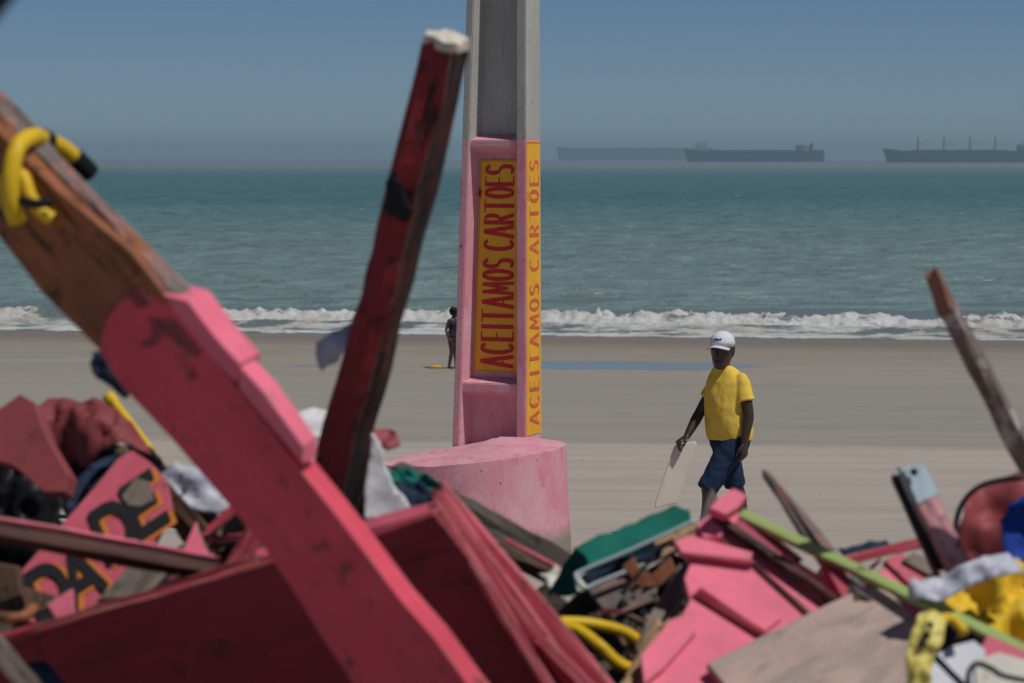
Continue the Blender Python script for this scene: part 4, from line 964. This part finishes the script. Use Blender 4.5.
o = slab('white_tub_lid', [(926, 660), (950, 646), (974, 640), (986, 650), (976, 700), (926, 720)], (955, 670, 5.2), -5, 40, .02, M['plastic'], rag=.004); tag(o, 'pale plastic lid right of the yellow packet', 'lid')
o = slab('white_offcut', [(974, 660), (1000, 652), (1040, 664), (1040, 720), (978, 710)], (1000, 680, 5.1), -5, 35, .015, M['sack'], rag=.004); tag(o, 'dirty white offcut in the bottom right corner', 'offcut')
o = slab('pink_board', [(975, 660), (988, 634), (1024, 650), (1060, 668), (1060, 700), (1000, 664)], (1005, 655, 5.35), -10, 30, .04, M['pink_worn'], rag=.004); tag(o, 'pink board stub under the lime strip at the right edge', 'board')
o = tube('black_cable', [(972, 700, 5.04), (968, 676, 5.06), (976, 664, 5.08), (990, 668, 5.07), (1004, 676, 5.05), (1035, 682, 5.05)], .005, M['black']); tag(o, 'black cable curling over the pale lid', 'cable')
o = cloth('navy_scrap', [(838, 548), (856, 545), (886, 540), (890, 546), (872, 556), (846, 556)], (864, 548, 6.3), 0, 35, M['navy'], .012, 16, .012); tag(o, 'navy cloth scrap lying on the heap between stick and painted chunk', 'scrap')
o = beam('red_rail', (842, 562, 6.2), (924, 542, 6.3), .022, .03, M['redstrip'], jit=.004); tag(o, 'red rail end between the navy scrap and the painted chunk', 'rail')
for pl_, at_, ml, lb_ in (
    ([(862, 588), (884, 566), (920, 600), (935, 640), (905, 632)], (895, 600, 6.08), 'pink', 'pink board under the lime strip left of the yellow sheet'),
    ([(884, 560), (902, 552), (930, 580), (918, 592)], (905, 570, 6.15), 'coral', 'dull red board beneath the foot of the painted chunk'),
    ([(902, 560), (914, 552), (944, 566), (938, 580)], (922, 566, 6.15), 'grey', 'grey splintered board left of the painted chunk foot')):
    tag(slab('broken_board', pl_, at_, -8, 40, .025, M[ml], rag=.006), lb_, 'board')
o = beam('black_bar', (932, 654, 5.17), (968, 690, 5.05), .012, .012, M['black'], jit=.002); tag(o, 'short black bar lying across the pale lid', 'bar')

# --- left end: lettered board, tarp, boards
lbd = thing('lettered_board', P(90, 640, 5.9)); tag(lbd, 'pink signboard with black and orange capitals torn at its right end', 'sign')
LA = (100, 540, 6.0); LYW, LT = 8, 38
slab('board', [(8, 612), (20, 572), (44, 544), (90, 492), (118, 458), (132, 450), (150, 462), (166, 478), (172, 506), (152, 546), (112, 588), (84, 616), (60, 628), (30, 622)], LA, LYW, LT, .022, M['coral'], ((20, 600), (140, 460)), parent=lbd, rag=.006)
ln_ = normal(LYW, LT); lp = P(*LA)
def stencil(mat, off, wpx, nm, lift):
    bm = bmesh.new()
    for ch_, ox, oy in (('D', 42, 622), ('A', 74, 606), ('D', 108, 560), ('E', 138, 536)):
        def pl(s, t, h): return onplane(ox + off[0] + s * 30 - t * 17, oy + off[1] - s * 20 - t * 42, lp + ln_ * (lift + h), ln_)
        letters(bm, [(ch_, 0, 1, 0, 1)], pl, wpx, .0006)
    return obj(nm, bm, mat, lbd)
stencil(M['inkorange'], (5, 1), .30, 'letter_shadow', .002); stencil(M['ink'], (0, 0), .27, 'lettering', .006)
slab('bare_patch', [(122, 496), (136, 478), (150, 482), (154, 500), (140, 506), (128, 505)], LA, LYW, LT, .004, M['grey'], lift=.0105, parent=lbd, rag=.006, bevel=0)
slab('bare_patch', [(14, 584), (36, 590), (58, 596), (52, 606), (30, 614), (14, 606)], LA, LYW, LT, .004, M['brown'], lift=.0105, parent=lbd, rag=.006, bevel=0)
o = beam('pink_rail', (-30, 528, 5.72), (217, 572, 5.74), .030, .042, M['rail'], roll=-28, jit=.003); PW[o.name] = o.matrix_world.copy(); beam('lit_top', (-30, 517.5, 5.725), (217, 561.5, 5.745), .008, .044, M['pink'], parent=o, roll=-28, jit=.003); tag(o, 'thin brown rail with a lit pink top lying across the lettered signboard', 'rail')  # sunlit top and shaded face put in as two colours
o = slab('pink_shard', [(46, 604), (72, 588), (74, 616), (58, 622)], (62, 606, 5.62), 10, 20, .012, M['pink'], rag=.003); tag(o, 'small bright pink shard under the brown rail at the left', 'shard')
o = slab('pink_shard', [(178, 560), (196, 520), (202, 540), (216, 566)], (196, 550, 5.85), 5, 30, .012, M['pink'], rag=.003); tag(o, 'pointed pink shard standing behind the right end of the brown rail', 'shard')
o = slab('pink_strip', [(150, 588), (190, 572), (216, 574), (196, 586), (158, 600)], (180, 584, 5.75), 5, 40, .015, M['pink_worn'], rag=.004); tag(o, 'worn pink strip along the top of the maroon panel under the rail', 'strip')
o = slab('tile_board', [(96, 602), (128, 566), (168, 572), (150, 592), (112, 612)], (130, 590, 5.8), 5, 40, .02, M['grey'], rag=.003); tag(o, 'grey board with cracks lying right of the letter A', 'board')
o = tube('orange_pipe', [(-15, 614, 5.55), (8, 618, 5.55), (24, 616, 5.56), (34, 608, 5.6)], .011, M['orange']); tag(o, 'rusty orange pipe end at the left edge under the lettered signboard', 'pipe')
o = slab('brown_board', [(-20, 560), (18, 566), (22, 600), (20, 622), (-20, 618)], (5, 595, 5.8), 15, 20, .02, M['brown'], rag=.006); tag(o, 'dark brown board at the left edge under the brown rail', 'board')
o = cloth('maroon_tarp', [(28, 420), (44, 402), (72, 400), (104, 406), (126, 424), (146, 446), (160, 470), (130, 458), (104, 470), (76, 492), (58, 496), (44, 460)], (95, 445, 6.5), 6, 30, M['tarp'], .05, 7, .018, fold=(60, 26, .015), bulge=.06); tag(o, 'crumpled maroon tarp heaped behind the lettered signboard', 'tarp')
o = slab('maroon_board', [(-30, 412), (0, 408), (20, 394), (34, 402), (48, 440), (68, 474), (64, 492), (44, 492), (14, 466), (-30, 452)], (25, 440, 6.2), 18, 24, .05, M['cushion'], rag=.008); tag(o, 'dull maroon padded board at the left edge above the dark hollow', 'board')
o = cloth('black_sheet', [(-30, 446), (6, 444), (34, 470), (56, 486), (66, 504), (62, 540), (40, 560), (-30, 560)], (20, 505, 6.35), 10, 10, M['black'], .05, 8, .02); tag(o, 'black sheet added as the shadow in the hollow at the left edge', 'sheet')  # deep shadow of the hollow put in as a black sheet
o = cloth('dark_backing', [(58, 500), (68, 468), (108, 444), (150, 448), (178, 478), (178, 520), (120, 548), (80, 545)], (115, 490, 6.42), 6, 22, M['black'], .02, 8, .018); tag(o, 'dark sheet added to darken the gap between maroon tarp and lettered signboard', 'tarp')  # added backing so the gap behind the signboard reads dark
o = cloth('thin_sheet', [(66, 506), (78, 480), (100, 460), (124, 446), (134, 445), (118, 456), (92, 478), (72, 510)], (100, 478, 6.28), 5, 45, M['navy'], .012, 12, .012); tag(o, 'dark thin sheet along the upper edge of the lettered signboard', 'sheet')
o = tube('yellow_stick', [(108, 396, 6.7), (118, 408, 6.68), (138, 434, 6.62), (164, 470, 6.55)], [.016] * 6 + [.011] * 19, M['yellow']); tag(o, 'yellow stick leaning behind the maroon tarp', 'stick')
o = cloth('grey_plastic', [(158, 480), (176, 466), (200, 474), (226, 492), (236, 514), (206, 516), (180, 508), (164, 496)], (196, 494, 6.3), 5, 30, M['plastic'], .016, 12, .015, bulge=.03); tag(o, 'crumpled grey plastic bundle behind the leaning beam', 'plastic')
for a, b, wd, ml, lb_ in (
    ((146, 470, 6.25), (208, 536, 6.1), .026, 'brown', 'dark splintered batten right of the torn signboard'),
    ((214, 538, 6.15), (262, 508, 6.25), .06, 'grey', 'grey broken board behind the leaning beam'),
    ((206, 534, 6.05), (250, 496, 6.1), .012, 'redstrip', 'thin red batten over the grey board behind the beam'),
    ((120, 448, 6.2), (160, 500, 6.1), .02, 'brown', 'brown batten along the torn end of the signboard'),
    ((236, 566, 6.0), (272, 500, 6.05), .04, 'panel', 'short maroon board upright behind the leaning beam')):
    tag(beam('broken_batten', a, b, wd, .03, M[ml], roll=15, jit=.008, splinter=(.04, .04)), lb_, 'batten')
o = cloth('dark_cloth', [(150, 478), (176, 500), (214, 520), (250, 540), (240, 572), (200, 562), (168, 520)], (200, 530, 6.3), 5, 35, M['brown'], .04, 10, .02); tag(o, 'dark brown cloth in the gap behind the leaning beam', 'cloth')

# --- boards buried under the heap
YM = [(-400, 640), (0, 640), (100, 620), (260, 600), (370, 590), (480, 640), (560, 668), (640, 664), (700, 640), (850, 640), (1000, 650), (1400, 650)]
def ylim(px):
    for (a, b), (c, d) in zip(YM, YM[1:]):
        if a <= px <= c: return b + (d - b) * (px - a) / (c - a)
    return 650
cnt = 0
KN = {'pink': 'pink', 'coral': 'dull red', 'grey': 'grey', 'brown': 'dark brown', 'panel': 'maroon'}
while cnt < 34:
    d0 = random.uniform(6.0, 7.0); pa = random.uniform(-320, 1340); la = random.uniform(80, 260); an_ = random.uniform(-.5, .5)
    pb_ = pa + la; y0 = random.uniform(655, 760); y1 = y0 + la * an_ * .4
    if min(y0 - ylim(pa), y1 - ylim(pb_)) < 14 or min(y0, y1) > 760: continue
    ml = random.choice(list(KN)); d1 = d0 + random.uniform(-.3, .3)
    o = beam('loose_board', (pa, y0, d0), (pb_, y1, d1), random.uniform(.05, .12), .022, M[ml], roll=random.uniform(20, 60) * random.choice((-1, 1)), splinter=(.04, .04))
    tag(o, '%s loose board lying deep in the heap under other wreckage' % KN[ml], 'board', 'loose %s boards under the heap' % KN[ml]); cnt += 1

SPL = [(600, 680, 590, 650), (845, 1000, 566, 630), (130, 255, 480, 560), (600, 680, 590, 650), (610, 670, 590, 650), (900, 1010, 610, 675)]
for k in range(30):
    x0_, x1_, y0_, y1_ = SPL[k % 6]
    px_, py_ = random.uniform(x0_, x1_), random.uniform(y0_, y1_); an_ = random.uniform(-.9, 1.2); ln_k = random.uniform(14, 46)
    d_ = {0: 6.1, 1: 6.2, 2: 6.1, 3: 6.1, 4: 6.1, 5: 5.9}[k % 6]
    a_, b_ = (px_, py_), (px_ + ln_k * math.cos(an_), py_ + ln_k * math.sin(an_))
    a_, b_ = (onp(*a_, .012), onp(*b_, .016)) if d_ == 0 else ((*a_, d_), (*b_, d_ - .03))
    ml = random.choice(['grey', 'brown', 'tan', 'coral', 'pink', 'grey'])
    o = beam('splinter', a_, b_, random.uniform(.005, .014), .006, M[ml], roll=random.uniform(-40, 40), taper=random.uniform(.3, 1), jit=.004, splinter=(.02, .03))
    cn = {'grey': 'grey', 'brown': 'dark brown', 'tan': 'tan', 'coral': 'dull red', 'pink': 'pink'}[ml]
    tag(o, 'thin %s splinter strewn on top of the heap' % cn, 'splinter', 'thin %s splinters on the heap' % cn)

# dark timber end close to the camera at the upper left
o = beam('dark_timber', (-342, 410, 2.5), (12, -34, 2.45), .030, .03, M['black'], roll=20); tag(o, 'blurred dark timber end in the top left corner', 'timber')

# ------------------------------------------------------------------ sea air
bm = bmesh.new(); x_, y0_, y1_, z0_, z1_ = 6500, -60, 16500, -40, 75
box(bm, (0, (y0_ + y1_) / 2, (z0_ + z1_) / 2), (2 * x_, y1_ - y0_, z1_ - z0_))
hm = bpy.data.materials.new('sea_haze'); hm.use_nodes = True; t = hm.node_tree; t.nodes.clear()
pv = t.nodes.new('ShaderNodeVolumePrincipled'); mo = t.nodes.new('ShaderNodeOutputMaterial'); t.links.new(pv.outputs[0], mo.inputs['Volume'])
pv.inputs['Color'].default_value = (.57, .86, 1.0, 1); pv.inputs['Density'].default_value = 1.35e-4; pv.inputs['Anisotropy'].default_value = 0.2
kind(obj('haze', bm, hm, None, Matrix()), 'stuff')
